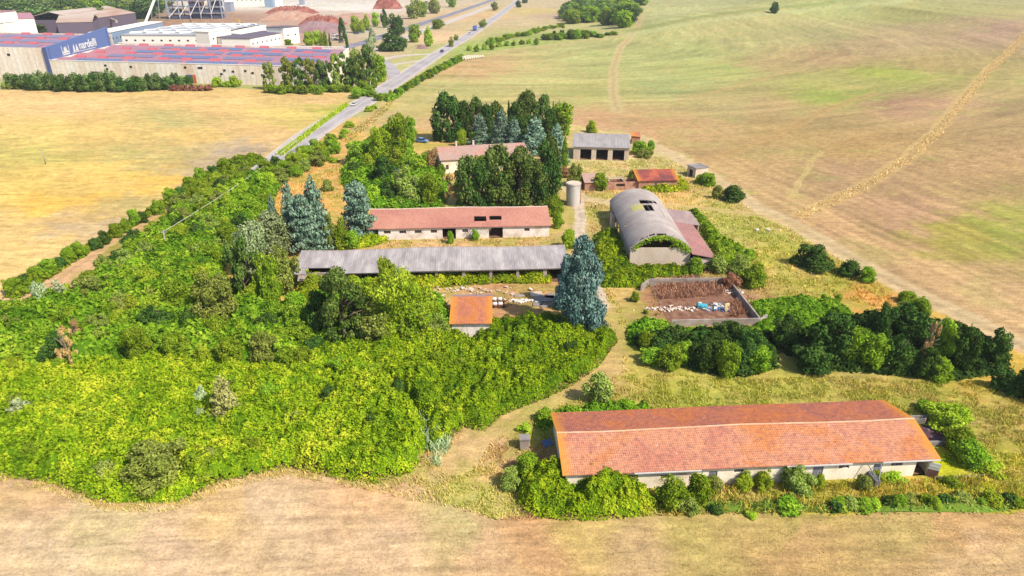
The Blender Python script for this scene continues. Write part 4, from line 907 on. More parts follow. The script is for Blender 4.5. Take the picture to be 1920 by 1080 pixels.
for t in (.1, .5, .9): MB().tube([(dd.x*t, dd.y*t, 0), (dd.x*t, dd.y*t, 15-9*t)], .5, 4).build('leg', M_('plant_grey'), cv)
def pile(px, py, wpx, h, depth, mat, lab, seed, cat='pile', rag=0.0):
    p = G(px, py); dep = PR(*p)[2]; wd = wpx*dep/FPX; R = np.random.RandomState(seed); nx, ny = 60, 22
    X, Y = np.meshgrid(np.linspace(-.5, .5, nx), np.linspace(0, 1, ny)); e = np.clip(1-(abs(X)*2)**2.4, 0, 1)*np.clip(1-(abs(Y-.5)*2)**2.2, 0, 1)
    Z = h*e**.7*(.65+.6*fbm(X*9+seed, Y*5, seed, 4))+rag*(R.rand(ny, nx)-.3)*e; idx = np.arange(nx*ny).reshape(ny, nx)
    F = np.stack([idx[:-1, :-1], idx[:-1, 1:], idx[1:, 1:], idx[1:, :-1]], -1).reshape(-1, 4); V = np.stack([X*wd, Y*depth, Z-.05], -1).reshape(-1, 3)
    o = link(bpy.data.objects.new('pile', npmesh('pile', V, F, M_(mat), smooth=rag == 0))); o.location = p; tag(o, lab, cat, None, 'stuff')
pile(530, 38, 92, 9, 60, 'tan_pile', 'broad pile of pinkish clay in the factory yard', 1); pile(542, 26, 96, 8, 30, 'clay_pile', 'dark red-brown ridge of scrap along the clay pile', 2, 'pile', 4); pile(600, 48, 86, 8, 26, 'clay_pile', 'rust-red stack of clay blocks behind the grey mound', 3, 'pile', 5)
pile(586, 62, 96, 9, 50, 'grey_pile', 'smooth purple-grey mound behind the office', 4); pile(724, 17, 52, 14, 30, 'clay_pile', 'rust-red heap on the white yard at the top', 5, 'pile', 5); pile(366, 60, 66, 5, 30, 'tan_pile', 'pale orange sand heap behind the zigzag-roofed warehouse', 6); pile(425, 52, 60, 4, 30, 'tan_pile', 'low orange heap under the yellow excavator', 7)
pile(476, 62, 40, 5, 30, 'clay_pile', 'scrap heap left of the small office', 8, 'pile', 3); pile(660, 34, 80, 4, 60, 'tan_pile', 'pinkish spread of soil behind the car park trees', 9); pile(790, 92, 20, 3, 8, 'grey_pile', 'small brown heap on the dry lawn at the junction', 10)
def excavator(px, py, col, lab, rz, flip=1):
    p = G(px, py); o = thing('excavator', lab, 'excavator', tuple(p), rz); o.scale = (1.25,)*3
    for y in (-1.6, 1.0): MB().prism([(-2.2, .3), (-1.8, 0), (1.8, 0), (2.2, .3), (2.2, .7), (1.8, 1.0), (-1.8, 1.0), (-2.2, .7)], 1, y, y+.6).build('track', M_('black_rubber'), o)
    MB().prism([(-2.4, 1.1), (1.6, 1.1), (1.6, 2.0), (-1.2, 2.5), (-2.4, 2.4)], 1, -1.4, 1.4).build('body', M_(col), o)
    c_ = MB().prism([(.1, 2.05), (1.7, 2.01), (1.5, 3.3), (.3, 3.4)], 1, -1.3, -.3).build('cab', M_('dark_glass'), o)
    a_ = MB().tube([(1.2, .3, 2.2), (2.6, .3, 5.6), (5.0, .3, 6.2)], [.35, .38, .28], 6).build('boom', M_(col), o); MB().tube([(4.8, .3, 6.4), (6.4, .3, 2.6)], [.28, .2], 6).build('stick', M_(col), a_)
    MB().prism([(5.9, 2.5), (6.8, 2.7), (6.6, 1.3), (5.6, 1.4)], 1, -.3, .9).build('bucket', M_('rust'), a_)
excavator(455, 51, 'yellow_paint', 'bright yellow excavator working in the factory yard', math.pi*.95); excavator(362, 51, 'rust', 'dark excavator on the pale sand heap', math.pi*.7); excavator(478, 62, 'rust', 'dark grab machine left of the small office', .4)
# ---------------------------------------------------------------- vehicles
def car(px, py, rz, paint, lab, s=1.0, grp=None, van=False):
    p = G(px, py, .0); o = thing('parked_car' if van else 'car', lab, 'car', (p.x, p.y, float(T(p.x, p.y))+.07), rz, grp); o.scale = (s,)*3; o.name = 'car'
    body = [(-2.1, .28), (2.1, .28), (2.18, .55), (2.1, .8), (1.25, .95), (-1.75, .98), (-2.15, .85), (-2.18, .5)]
    MB().prism(body, 1, -.86, .86).build('body', M_(paint), o)
    cb = [(-1.8, .981), (1.15, .951), (.45, 1.42), (-1.15, 1.46)]; MB().prism(cb, 1, -.76, .76).build('cabin', M_('dark_glass'), o)
    MB().prism([(-1.22, 1.461), (.5, 1.421), (.42, 1.48), (-1.1, 1.52)], 1, -.74, .74).build('roof', M_(paint), o)
    for x in (-1.35, 1.35):
        for y in (-.9, .72): w_ = MB().tube([(x, y, .32), (x, y+.18, .32)], .33, 14).build('wheel', M_('black_rubber'), o); MB().tube([(x, y-.01, .32), (x, y+.19, .32)], .18, 10).build('rim', M_('steel'), w_)
    for y in (-.7, .5): MB().box(2.12, y, .58, 2.2, y+.22, .74).build('headlight', M_('white_paint'), o); MB().box(-2.2, y, .62, -2.15, y+.22, .78).build('taillight', M_('hood_red'), o)
    MB().box(.2, -.98, .9, .36, -.861, 1.0).box(.2, .861, .9, .36, .98, 1.0).build('mirror', M_(paint), o)
    return o
def rdir(px0, py0, px1, py1): a_ = G(px0, py0); b_ = G(px1, py1); return math.atan2(b_.y-a_.y, b_.x-a_.x)
rd = rdir(640, 215, 700, 181)
car(664, 198, rd+math.pi, 'car_white', 'white car driving down the main road'); car(791, 267, -.35, 'car_blue', 'light blue car parked in the tree shadow left of the tall conifers', 1.1)
car(829, 98, rdir(748, 149, 826, 98), 'car_dark', 'dark blue car in the tree shade on the main road', 1.25); car(880, 64, rdir(826, 98, 893, 57)+math.pi, 'car_white', 'white car far up the main road behind the truck', 1.2)
p = G(891, 57); tk = thing('truck', 'blue truck with a white front far up the main road', 'truck', tuple(p), rdir(826, 98, 893, 57)); tk.scale = (1.3,)*3
MB().box(-5, -1.25, 1.0, 2.6, 1.25, 3.6).build('load_box', M_('blue_sheet'), tk); MB().prism([(2.8, .7), (4.9, .7), (4.9, 1.8), (4.5, 3.0), (2.8, 3.0)], 1, -1.2, 1.2).build('cab', M_('white_paint'), tk); MB().box(-5, -.5, .6, 2.8, .5, .99).build('chassis', M_('black_rubber'), tk)
for x in (-4, -2.8, 3.8):
    for y in (-1.2, .9): MB().tube([(x, y, .5), (x, y+.3, .5)], .5, 12).build('wheel', M_('black_rubber'), tk)
cb = ('white', 'blue', 'dark')
for i, (a, b) in enumerate(((625, 72), (630, 76), (634, 70), (628, 66), (668, 64), (676, 62), (684, 60), (690, 58), (640, 80))): car(a, b, .3+i*.1, ('car_white', 'car_dark', 'steel')[i % 3], 'parked car in the factory car park', 1.2, 'cars in the factory car park')
# bales
p = G(848, 113); ba = math.atan2((G(862, 96)-p).y, (G(862, 96)-p).x)
flat('bale_wrap', A(246, 232, 200), .6); bal = None
ax = Vector((math.cos(.9), math.sin(.9), 0)); sd_ = Vector((math.sin(.9), -math.cos(.9), 0)); bl = None
for i in range(6):
    for j in range(9):
        pos = p+Vector((1, 0, 0))*(i*2.0-1)+ax*(j*2.3)*Vector((.75, 1, 0)).length*.8+Vector((0, 0, .9)); 
        if bl is None:
            bl = MB().tube([(-.72, 0, 0), (-.66, 0, 0), (.66, 0, 0), (.72, 0, 0)], [.75, .9, .9, .75], 16).build('straw_bale', M_('bale_wrap'), None, True); o = bl
        else: o = bl.copy(); S.collection.objects.link(o)
        o.location = (pos.x, pos.y, float(T(pos.x, pos.y))+.88); o.rotation_euler = (0, 0, .9); tag(o, 'pale straw bale in the block of bales beside the main road', 'bale', 'straw bales beside the main road')
# ---------------------------------------------------------------- poles, wires, small things
def pole(px, py, pyt, lab, arm=True, mat='pole_wood'):
    p = G(px, py); h = top_height(p, pyt); o = thing('utility_pole', lab, 'pole', tuple(p)); MB().tube([(0, 0, 0), (0, 0, h)], [.17, .11], 8).build('shaft', M_(mat), o, True)
    if arm:
        MB().box(-.9, -.06, h-.5, .9, .06, h-.38).build('crossarm', M_(mat), o)
        for x in (-.8, 0, .8): MB().tube([(x, 0, h-.38), (x, 0, h-.2)], .05, 6).build('insulator', M_('white_paint'), o)
    return Vector((p.x, p.y, p.z+h-.3))
t1 = pole(316, 478, 432, 'pale concrete utility pole standing in the left thicket'); t2 = pole(490, 300, 268, 'utility pole at the end of the visible road'); pole(86, 308, 278, 'lone pole in the yellow field', False); t3 = pole(696, 172, 152, 'thin white post beside the main road near the pines', False, 'white_paint')
pole(96, 50, 18, 'tall thin pole in front of the far wood', False); pole(823, 133, 117, 'pole in the hedge right of the main road', True); pole(455, 88, 68, 'lamp pole behind the factory hall', False); pole(249, 20, -4, 'thin mast in the wood beyond the factory', False, 'steel')
t4 = pole(559, 286, 262, 'pole beside the lower end of the road', True)
def wire(a, b, lab, sag=1.0, r=.035):
    P = [a.lerp(b, i/14)+Vector((0, 0, -4*sag*(i/14)*(1-i/14))) for i in range(15)]
    tag(MB().tube(P, r, 4).build('power_line', M_('off_white')), lab, 'cable')
wire(t1, t4, 'overhead cable running from the thicket pole to the roadside pole'); 
p = G(706, 158); sg = thing('road_sign', 'white round road sign seen from behind near the junction', 'sign', tuple(p)); MB().tube([(0, 0, 0), (0, 0, 3)], .06, 6).build('post', M_('steel'), sg); MB().tube([(0, -.05, 2.8), (0, 0, 2.8)], .75, 20).build('plate', M_('white_paint'), sg)
for i, (a, b) in enumerate(((652, 199), (689, 176), (547, 265), (604, 232))):
    p = G(a, b); tag(MB().tube([(0, 0, 0), (0, 0, 1.0)], .12, 8).tube([(0, 0, 1.0), (0, 0, 1.1)], [.12, .03], 8).build('road_marker', M_('white_paint')), 'short white marker post on the left verge of the main road', 'post', 'marker posts on the road verge').location = p
# person on the track: one skinned figure, clothes as children
def person(px, py, lab):
    p = G(px, py); o = thing('person', lab, 'person', (p.x, p.y, 0), .4)
    J = {'pel': (0, 0, .95, .14), 'wst': (0, 0, 1.1, .125), 'chs': (0, 0, 1.35, .15), 'nck': (0, 0, 1.5, .06), 'hd0': (0, -.01, 1.6, .085), 'hd1': (0, -.01, 1.72, .085), 'sl': (.19, 0, 1.42, .06), 'el': (.27, -.02, 1.15, .045), 'wl': (.26, -.14, .95, .032), 'hl': (.25, -.2, .88, .03),
         'sr': (-.19, 0, 1.42, .06), 'er': (-.27, -.02, 1.15, .045), 'wr': (-.24, -.16, .98, .032), 'hr': (-.22, -.24, .95, .03), 'hipl': (.1, 0, .88, .1), 'kl': (.12, -.03, .48, .065), 'al': (.13, 0, .09, .045), 'tl': (.14, -.14, .04, .04), 'hipr': (-.1, 0, .88, .1), 'kr': (-.12, -.06, .48, .065), 'ar': (-.13, .04, .09, .045), 'tr': (-.14, -.1, .04, .04)}
    def skin(names, edges, name, mat, grow=0, par=None):
        me = bpy.data.meshes.new(name); me.from_pydata([J[n][:3] for n in names], [(names.index(a), names.index(b)) for a, b in edges], []); ob = link(bpy.data.objects.new(name, me)); ob.parent = par or o
        ob.modifiers.new('s', 'SKIN'); 
        for k, n in enumerate(names): me.skin_vertices[0].data[k].radius = (J[n][3]+grow,)*2; me.skin_vertices[0].data[k].use_root = (k == 0)
        ob.modifiers.new('u', 'SUBSURF').levels = 1; me.materials.append(M_(mat)); return ob
    N = list(J); E = [('pel', 'wst'), ('wst', 'chs'), ('chs', 'nck'), ('nck', 'hd0'), ('hd0', 'hd1'), ('chs', 'sl'), ('sl', 'el'), ('el', 'wl'), ('wl', 'hl'), ('chs', 'sr'), ('sr', 'er'), ('er', 'wr'), ('wr', 'hr'), ('pel', 'hipl'), ('hipl', 'kl'), ('kl', 'al'), ('al', 'tl'), ('pel', 'hipr'), ('hipr', 'kr'), ('kr', 'ar'), ('ar', 'tr')]
    skin(N, E, 'body', 'skin'); skin(['chs', 'wst', 'pel', 'sl', 'el', 'sr', 'er'], [('chs', 'wst'), ('wst', 'pel'), ('chs', 'sl'), ('sl', 'el'), ('chs', 'sr'), ('sr', 'er')], 'shirt', 'white_paint', .022)
    skin(['pel', 'hipl', 'kl', 'al', 'hipr', 'kr', 'ar'], [('pel', 'hipl'), ('hipl', 'kl'), ('kl', 'al'), ('pel', 'hipr'), ('hipr', 'kr'), ('kr', 'ar')], 'trousers', 'dark_cloth', .02)
    MB().tube([(0, .02, 1.68), (0, .02, 1.76), (0, .01, 1.82)], [.1, .1, .04], 12).build('hair', M_('dark_brown'), o, True)
flat('skin', A(205, 150, 120), .6); flat('dark_cloth', A(50, 50, 60), .9)
person(1116, 391, 'person in a white shirt and dark trousers standing on the dirt track')

# ---------------------------------------------------------------- air
hz = bpy.data.materials.new('haze_air'); hz.use_nodes = True; t = hz.node_tree; t.nodes.remove(t.nodes['Principled BSDF'])
v_ = t.nodes.new('ShaderNodeVolumePrincipled'); v_.inputs['Color'].default_value = (.93, .95, 1, 1); v_.inputs['Density'].default_value = .00009; v_.inputs['Anisotropy'].default_value = .2
t.links.new(v_.outputs[0], t.nodes['Material Output'].inputs['Volume'])
tag(MB().box(-46000, -3000, -1.5, 46000, 10000, 96).build('haze', hz), 'thin pale summer haze over the whole valley', 'haze', None, 'stuff')
# ================================================================ VEGETATION
def leaves(P, Nn, size, R, aspect=1.0, up=.25):
    "quads around points P facing N (jittered)"
    n = len(P); Nn = Nn+R.normal(0, .55, (n, 3)); Nn[:, 2] += up; Nn /= np.linalg.norm(Nn, axis=1)[:, None]+1e-9
    r = R.normal(0, 1, (n, 3)); U = np.cross(Nn, r); U /= np.linalg.norm(U, axis=1)[:, None]+1e-9; W = np.cross(Nn, U)
    s = size*(.55+.9*R.rand(n))[:, None] if np.isscalar(size) else (size*(.55+.9*R.rand(n)))[:, None]
    U = U*s*.5*aspect; W = W*s*.5
    b = Nn*s*.12
    V = np.stack([P-U*1.1-b, P-W*.8+b, P+U*1.1-b, P+W*.8+b], 1).reshape(-1, 3)
    F = np.arange(n*4).reshape(n, 4); return V, F
def blobs(kind, R):
    B = []
    def a(x, y, z, r, rz=None): B.append((x, y, z, r, rz or r))
    if kind in ('round', 'bush'):
        n = 52 if kind == 'round' else 34; sk = R.uniform(-.12, .12, 2)
        for i in range(n):
            while True:
                v = R.uniform(-1, 1, 3)
                if .25 < np.linalg.norm(v) < 1: break
            v = v/np.linalg.norm(v)*R.uniform(.45, .95)
            lob = 1+.3*math.sin(2.6*math.atan2(v[1], v[0])+sk[0]*20)*(1 if kind == 'bush' else .7)+R.uniform(-.12, .12)
            r = R.uniform(.05, .17) if i > 12 else R.uniform(.14, .2)
            z = .46+v[2]*.42 if kind == 'round' else .10+abs(v[2])*.74
            ex = 1.16 if i > 12 else .85
            a((v[0]*.36*lob+sk[0]*z)*ex, (v[1]*.36*lob+sk[1]*z)*ex, min(z*(ex if v[2] > 0 else 1), .97), r, r*.85)
        a(0, 0, .42, .24, .3)
    elif kind == 'column':
        for i in range(40):
            z = R.uniform(.04, .93); e = .36*min(1, (1-z)*2.2+.12)*min(1, z*4+.5); t = R.uniform(0, 6.28); r = R.uniform(.1, .17)
            a(math.cos(t)*e, math.sin(t)*e, z, r, r*.85)
        a(0, 0, .93, .1, .09)
    elif kind == 'broadcone':
        for i in range(70):
            z = R.uniform(.02, .95)**1.15; e = .40*(1-z)**.55*R.uniform(.75, 1.08); t = R.uniform(0, 6.28); r = R.uniform(.07, .15)*(1.1-.5*z)
            a(math.cos(t)*e, math.sin(t)*e, z, r, r*.7)
        a(0, 0, .4, .26, .36); a(0, 0, .95, .07, .05)
    elif kind == 'cypress':
        for i in range(26):
            z = i/26*.92+.03; e = .22*min(1, (1-z)*1.9); t = R.uniform(0, 6.28); a(math.cos(t)*e, math.sin(t)*e, z, .3*min(1, (1-z)*1.8+.25), .07)
    elif kind == 'spruce':
        for k in range(9):
            z = .06+k*.102; e = .40*(1-z)**.75; m = max(3, int(9*(1-z)+2)); o = R.rand()*6
            for j in range(m):
                t = o+j/m*6.28+R.uniform(-.3, .3); q = e*R.uniform(.75, 1.15); a(math.cos(t)*q, math.sin(t)*q, z+R.uniform(-.03, .03), .075+.09*(1-z), .055)
            a(0, 0, z, .16*(1-z)+.06, .07)
        a(0, 0, .96, .05, .06)
    elif kind == 'cedar':
        for k in range(8):
            z = .16+k*.105; e = .42*(1-z)**.5; m = 5; o = R.rand()*6
            for j in range(m):
                t = o+j/m*6.28+R.uniform(-.4, .4); 
                for q in (.45, .95): a(math.cos(t)*e*q*R.uniform(.8, 1.15), math.sin(t)*e*q, z+R.uniform(-.04, .04), .13, .035)
        a(0, 0, .95, .1, .06)
    elif kind == 'pine':
        for i in range(42):
            z = R.uniform(.12, .95); e = .42*(1-abs(z-.45)**1.6)*R.uniform(.4, 1.05); t = R.uniform(0, 6.28); r = R.uniform(.07, .13)
            a(math.cos(t)*e, math.sin(t)*e, z, r, r*.6)
    elif kind == 'poplar':
        for j in range(15):
            t0 = R.rand()*6.28; q0 = R.uniform(.05, .40); hz = R.uniform(.45, 1.0)*(1-.6*q0)
            for k in range(5):
                z = .08+(hz-.08)*k/4+R.uniform(-.05, .05); q = q0*(.7+.4*k/4)+R.uniform(-.05, .05); a(math.cos(t0+k*.1)*q, math.sin(t0+k*.1)*q, max(z, .05), R.uniform(.05, .15)*(1.25-.6*k/4), R.uniform(.05, .09))
    elif kind == 'sparse':
        for i in range(16):
            z = R.uniform(.2, .95); e = .38*R.rand(); t = R.uniform(0, 6.28); a(math.cos(t)*e, math.sin(t)*e, z, R.uniform(.06, .12), .08)
    return np.array(B)
CROWN = {}
def crown(kind, mat, var, n=5200, leaf=.05, sx=1.0):
    k = (kind, mat, var, n)
    if k in CROWN: return CROWN[k]
    R = np.random.RandomState((hash_(kind+mat)+var*77) % 99999); B = blobs(kind, R)
    wgt = B[:, 3]*B[:, 4]; wgt = wgt/wgt.sum(); idx = R.choice(len(B), int(n*1.5), p=wgt)
    v = R.normal(0, 1, (len(idx), 3)); v /= np.linalg.norm(v, axis=1)[:, None]
    rr = R.uniform(.72, 1.1, len(idx)); far_ = R.rand(len(idx)) < (.2 if kind == 'bush' else .12); rr = np.where(far_, R.uniform(1.1, 1.4, len(idx)), rr)[:, None]
    Bi = B[idx]; rad = np.stack([Bi[:, 3], Bi[:, 3], Bi[:, 4]], 1)
    P = Bi[:, :3]+v*rad*rr; Nn = v/rad; Nn /= np.linalg.norm(Nn, axis=1)[:, None]
    # drop leaves buried deep in other clumps
    keep = np.ones(len(P), bool)
    for b in B: 
        d = ((P[:, 0]-b[0])/b[3])**2+((P[:, 1]-b[1])/b[3])**2+((P[:, 2]-b[2])/b[4])**2; keep &= d > .42
    keep &= P[:, 2] > .01
    P, Nn, idx = P[keep][:n], Nn[keep][:n], idx[keep][:n]
    V, F = leaves(P, Nn, leaf, R, 1.25)
    tb = R.rand(len(B)); tint = np.clip(.25+.3*tb[idx]+.5*R.rand(len(P))-.08, 0, 1)
    mx = max(abs(V[:, 0]).max(), abs(V[:, 1]).max()); V[:, :2] *= .5/mx; V[:, 2] *= 1.0/V[:, 2].max()
    CROWN[k] = npmesh('crown', V, F, M_(mat), tint); return CROWN[k]
def hash_(s):
    h = 7
    for c in s: h = (h*31+ord(c)) % 1000003
    return h
TRUNK = {}
def trunk(mat, var, kind='std'):
    k = (mat, var, kind)
    if k in TRUNK: return TRUNK[k]
    R = random.Random(var*13+len(kind)); mb = MB()
    top = .9 if kind in ('spruce', 'cedar', 'dead', 'column', 'cypress') else .6; r0 = .035
    pts = [(R.uniform(-.01, .01)*i, R.uniform(-.01, .01)*i, top*i/5-.01) for i in range(6)]
    mb.tube(pts, [r0*(1-.8*i/5) for i in range(6)], 7)
    for i in range(12 if kind == 'dead' else 7):
        z = R.uniform(.2, top*.9); t = R.uniform(0, 6.28); L = R.uniform(.15, .36); up = R.uniform(.05, .3)
        q = [(0, 0, z), (math.cos(t)*L*.5, math.sin(t)*L*.5, z+up*.6), (math.cos(t)*L, math.sin(t)*L, z+up)]
        mb.tube(q, [.014, .009, .003], 5)
    me = mb.build('trunk', M_(mat), None, True); m = me.data; bpy.data.objects.remove(me); TRUNK[k] = m; return m
KINDS = {  # kind: crown shape, material, leaves, leaf size, category, trunk material, name
 'lime': ('round', 'leaf_lime', 7500, .044, 'tree', 'bark', 'lime_tree'), 'green': ('round', 'leaf_green', 7500, .044, 'tree', 'bark', 'broadleaf_tree'),
 'dark': ('round', 'leaf_dark', 7500, .044, 'tree', 'bark', 'dark_tree'), 'olive': ('round', 'leaf_olive', 7500, .044, 'tree', 'bark', 'olive_tree'),
 'silver': ('bush', 'leaf_silver', 4200, .05, 'bush', 'bark', 'silver_bush'), 'bush': ('bush', 'leaf_green', 6000, .048, 'bush', 'bark', 'bush'),
 'limebush': ('bush', 'leaf_lime', 6000, .048, 'bush', 'bark', 'bush'), 'darkbush': ('bush', 'leaf_dark', 6000, .048, 'bush', 'bark', 'bush'), 'olivebush': ('bush', 'leaf_olive', 4200, .055, 'bush', 'bark', 'bush'),
 'conifer': ('column', 'leaf_conifer', 6500, .045, 'tree', 'bark', 'conifer_tree'), 'darkconifer': ('column', 'leaf_dark', 6500, .045, 'tree', 'bark', 'conifer_tree'),
 'cypress': ('cypress', 'leaf_dark', 2600, .09, 'tree', 'bark', 'cypress_tree'), 'limecypress': ('cypress', 'leaf_green', 2600, .09, 'tree', 'bark', 'cypress_tree'),
 'spruce': ('spruce', 'leaf_cedar', 7000, .042, 'tree', 'bark', 'cedar_tree'), 'cedar': ('cedar', 'leaf_cedar', 6500, .045, 'tree', 'bark', 'cedar_tree'),
 'bluebig': ('broadcone', 'leaf_spruce', 15000, .03, 'tree', 'bark', 'blue_conifer'),
 'blue': ('column', 'leaf_spruce', 9500, .036, 'tree', 'bark', 'blue_conifer'), 'pine': ('pine', 'leaf_conifer', 6500, .045, 'tree', 'bark', 'pine_tree'),
 'forest': ('round', 'leaf_forest', 7500, .044, 'tree', 'bark', 'forest_tree'),
 'pinegrey': ('pine', 'leaf_olive', 5000, .05, 'tree', 'bark_pale', 'pine_tree'),
 'pale': ('spruce', 'leaf_pale', 6000, .05, 'tree', 'bark', 'pale_conifer'), 'poplar': ('poplar', 'leaf_lime', 8000, .04, 'tree', 'bark_pale', 'poplar_tree'),
 'dry': ('sparse', 'leaf_dry', 2200, .045, 'dead tree', 'bark_pale', 'dead_tree'), 'rust': ('bush', 'leaf_rust', 3600, .05, 'dead bush', 'bark', 'dead_bush'),
 'dryround': ('round', 'leaf_dry', 4200, .045, 'dying tree', 'bark_pale', 'dying_tree'), 'reed': ('bush', 'leaf_reed', 3600, .06, 'reeds', 'bark', 'reed_clump'),
 'bigpine': ('pine', 'leaf_conifer', 15000, .03, 'tree', 'bark', 'pine_tree'), 'bigsilver': ('round', 'leaf_sage', 12000, .032, 'tree', 'bark', 'broadleaf_tree'), 'bigoak': ('round', 'leaf_olive', 14000, .032, 'tree', 'bark', 'broadleaf_tree'), 'biglime': ('round', 'leaf_lime', 16000, .028, 'tree', 'bark_pale', 'broadleaf_tree'),
}
NV = {}
def plant(kind, x, y, h, wd, label, group=None, rz=None, tilt=(0, 0), wy=None):
    shape, mat, n, lf, cat, bk, nm = KINDS[kind]; NV[kind] = NV.get(kind, -1)+1; var = NV[kind] % (1 if kind.startswith('big') else 3)
    if (h < 1.7 or math.hypot(x, y) > 300) and n > 3000: n = 2600; lf = lf*1.5
    z = float(T(x, y)); rz = random.uniform(0, 6.28) if rz is None else rz
    o = thing(nm, label, cat, (x, y, z), rz, group); o.scale = (wd, wy or wd, h); o.rotation_euler = (tilt[0], tilt[1], rz)
    c = link(bpy.data.objects.new('crown', crown(shape, mat, var, n, lf))); c.parent = o
    low = shape in ('bush',)
    if not low: c.location.z = {'round': -.08, 'pine': -.03, 'poplar': -.03, 'column': -.04, 'sparse': .02}.get(shape, -.01); c.scale.z = 1-c.location.z
    t = link(bpy.data.objects.new('trunk' if not low else 'stem', trunk(bk, var, shape if shape in ('spruce', 'cedar', 'column', 'cypress') else ('dead' if shape == 'sparse' else 'std')))); t.parent = o
    if low: t.scale = (.6, .6, .7)
    if wd/h < .35: t.scale = (1.6, 1.6, 1)
    return o
def TP(cx, yb, yt, wpx, kind, label, group=None, **k):
    "tree from its measured foot, top and width in the photograph"
    p = G(cx, yb); dep = PR(p.x, p.y, p.z)[2]; wd = wpx*dep/FPX
    if KINDS[kind][0] in ('round', 'bush', 'column', 'pine'): p.y += wd*.3     # the foot seen is the near edge of the crown
    h = max(.6, top_height(p, yt)-k.pop('dh', 0)); return plant(kind, p.x, p.y, h, wd, label, group, **k)

# ---- conifers and trees round the farmhouse
TP(838, 268, 167, 68, 'darkconifer', 'tallest dark dense conifer, at the left end of the group behind the farmhouse')
TP(870, 262, 184, 46, 'darkconifer', 'dark conifer just right of the tallest one behind the farmhouse')
TP(893, 260, 177, 42, 'conifer', 'slim pointed conifer third from the left behind the farmhouse')
TP(930, 258, 187, 46, 'conifer', 'thin-topped conifer in the middle of the row behind the farmhouse')
TP(954, 246, 186, 10, 'cypress', 'narrow spire cypress left of the bushy tall conifer')
TP(988, 258, 166, 58, 'conifer', 'tall bushy yellow-green conifer right of the narrow cypress')
TP(1018, 260, 173, 46, 'conifer', 'slimmer conifer leaning on the tall bushy one')
TP(1036, 246, 187, 7, 'cypress', 'thinnest cypress spire left of the round dark tree')
TP(1054, 256, 187, 56, 'green', 'round dark green tree at the right end behind the farmhouse')
TP(900, 274, 211, 54, 'spruce', 'blue-green cedar right of the bright bush behind the farmhouse')
TP(940, 276, 203, 60, 'spruce', 'broad blue-green cedar over the farmhouse ridge')
TP(965, 280, 216, 44, 'spruce', 'small blue conifer in the middle of the cedars')
TP(1003, 287, 216, 66, 'spruce', 'pale blue cedar right of the farmhouse roof')
TP(1043, 307, 230, 60, 'spruce', 'large blue cedar beside the three-bay shed')
TP(866, 276, 238, 26, 'limebush', 'bright green bush left of its twin behind the house chimneys'); TP(893, 276, 240, 34, 'green', 'bright green tree right of its twin behind the house chimneys')
TP(1058, 318, 252, 15, 'limecypress', 'narrow bright green cypress in front of the blue cedar')
TP(932, 390, 266, 72, 'conifer', 'tall pointed conifer standing in front of the farmhouse')
TP(975, 390, 272, 80, 'conifer', 'dense conifer in the middle of the clump in front of the farmhouse')
TP(1018, 384, 260, 78, 'darkconifer', 'big dark conifer at the right of the clump in front of the farmhouse')
TP(1003, 390, 296, 66, 'conifer', 'shorter conifer at the front right of the farmhouse clump')
TP(878, 390, 288, 60, 'conifer', 'conifer right of the grey dead shrub in front of the farmhouse')
TP(905, 330, 288, 40, 'green', 'bright green tree against the farmhouse wall')
TP(1078, 352, 305, 38, 'olive', 'brownish green bush beside the silo'); TP(1060, 335, 312, 26, 'dryround', 'tan dry shrub above the silo')
TP(812, 322, 276, 30, 'dryround', 'tan half-dead tree at the left gable of the farmhouse')
TP(845, 384, 322, 30, 'dry', 'grey leafless shrub in front of the farmhouse'); TP(925, 384, 326, 24, 'dry', 'bare grey shrub among the front conifers')
TP(828, 340, 305, 22, 'green', 'small tree under the farmhouse gable window')
TP(1111, 250, 224, 27, 'limebush', 'bright round bush behind the three-bay shed')
TP(1200, 292, 262, 40, 'bush', 'bright bush at the right end of the three-bay shed'); TP(1222, 282, 262, 20, 'bush', 'dark green bush on the bank by the field track'); TP(1212, 298, 278, 40, 'olivebush', 'pale low bush below the lean-to')
for a, b, c, d_, k, lb in ((912, 262, 190, 38, 'darkconifer', 'dark conifer filling the gap right of the slim pointed one behind the farmhouse'), (966, 262, 186, 36, 'darkconifer', 'dark conifer behind the middle cedars'), (1030, 268, 200, 44, 'darkconifer', 'dark conifer between the leaning one and the round dark tree'), (985, 280, 212, 40, 'darkconifer', 'dark conifer wedged between the cedars behind the farmhouse'),
    (905, 392, 292, 56, 'darkconifer', 'dark conifer at the left of the clump in front of the farmhouse'), (955, 380, 290, 56, 'darkconifer', 'shaded conifer deep inside the farmhouse clump'), (1030, 360, 252, 54, 'conifer', 'pointed conifer at the back right of the farmhouse clump')): TP(a, b, c, d_, k, lb)
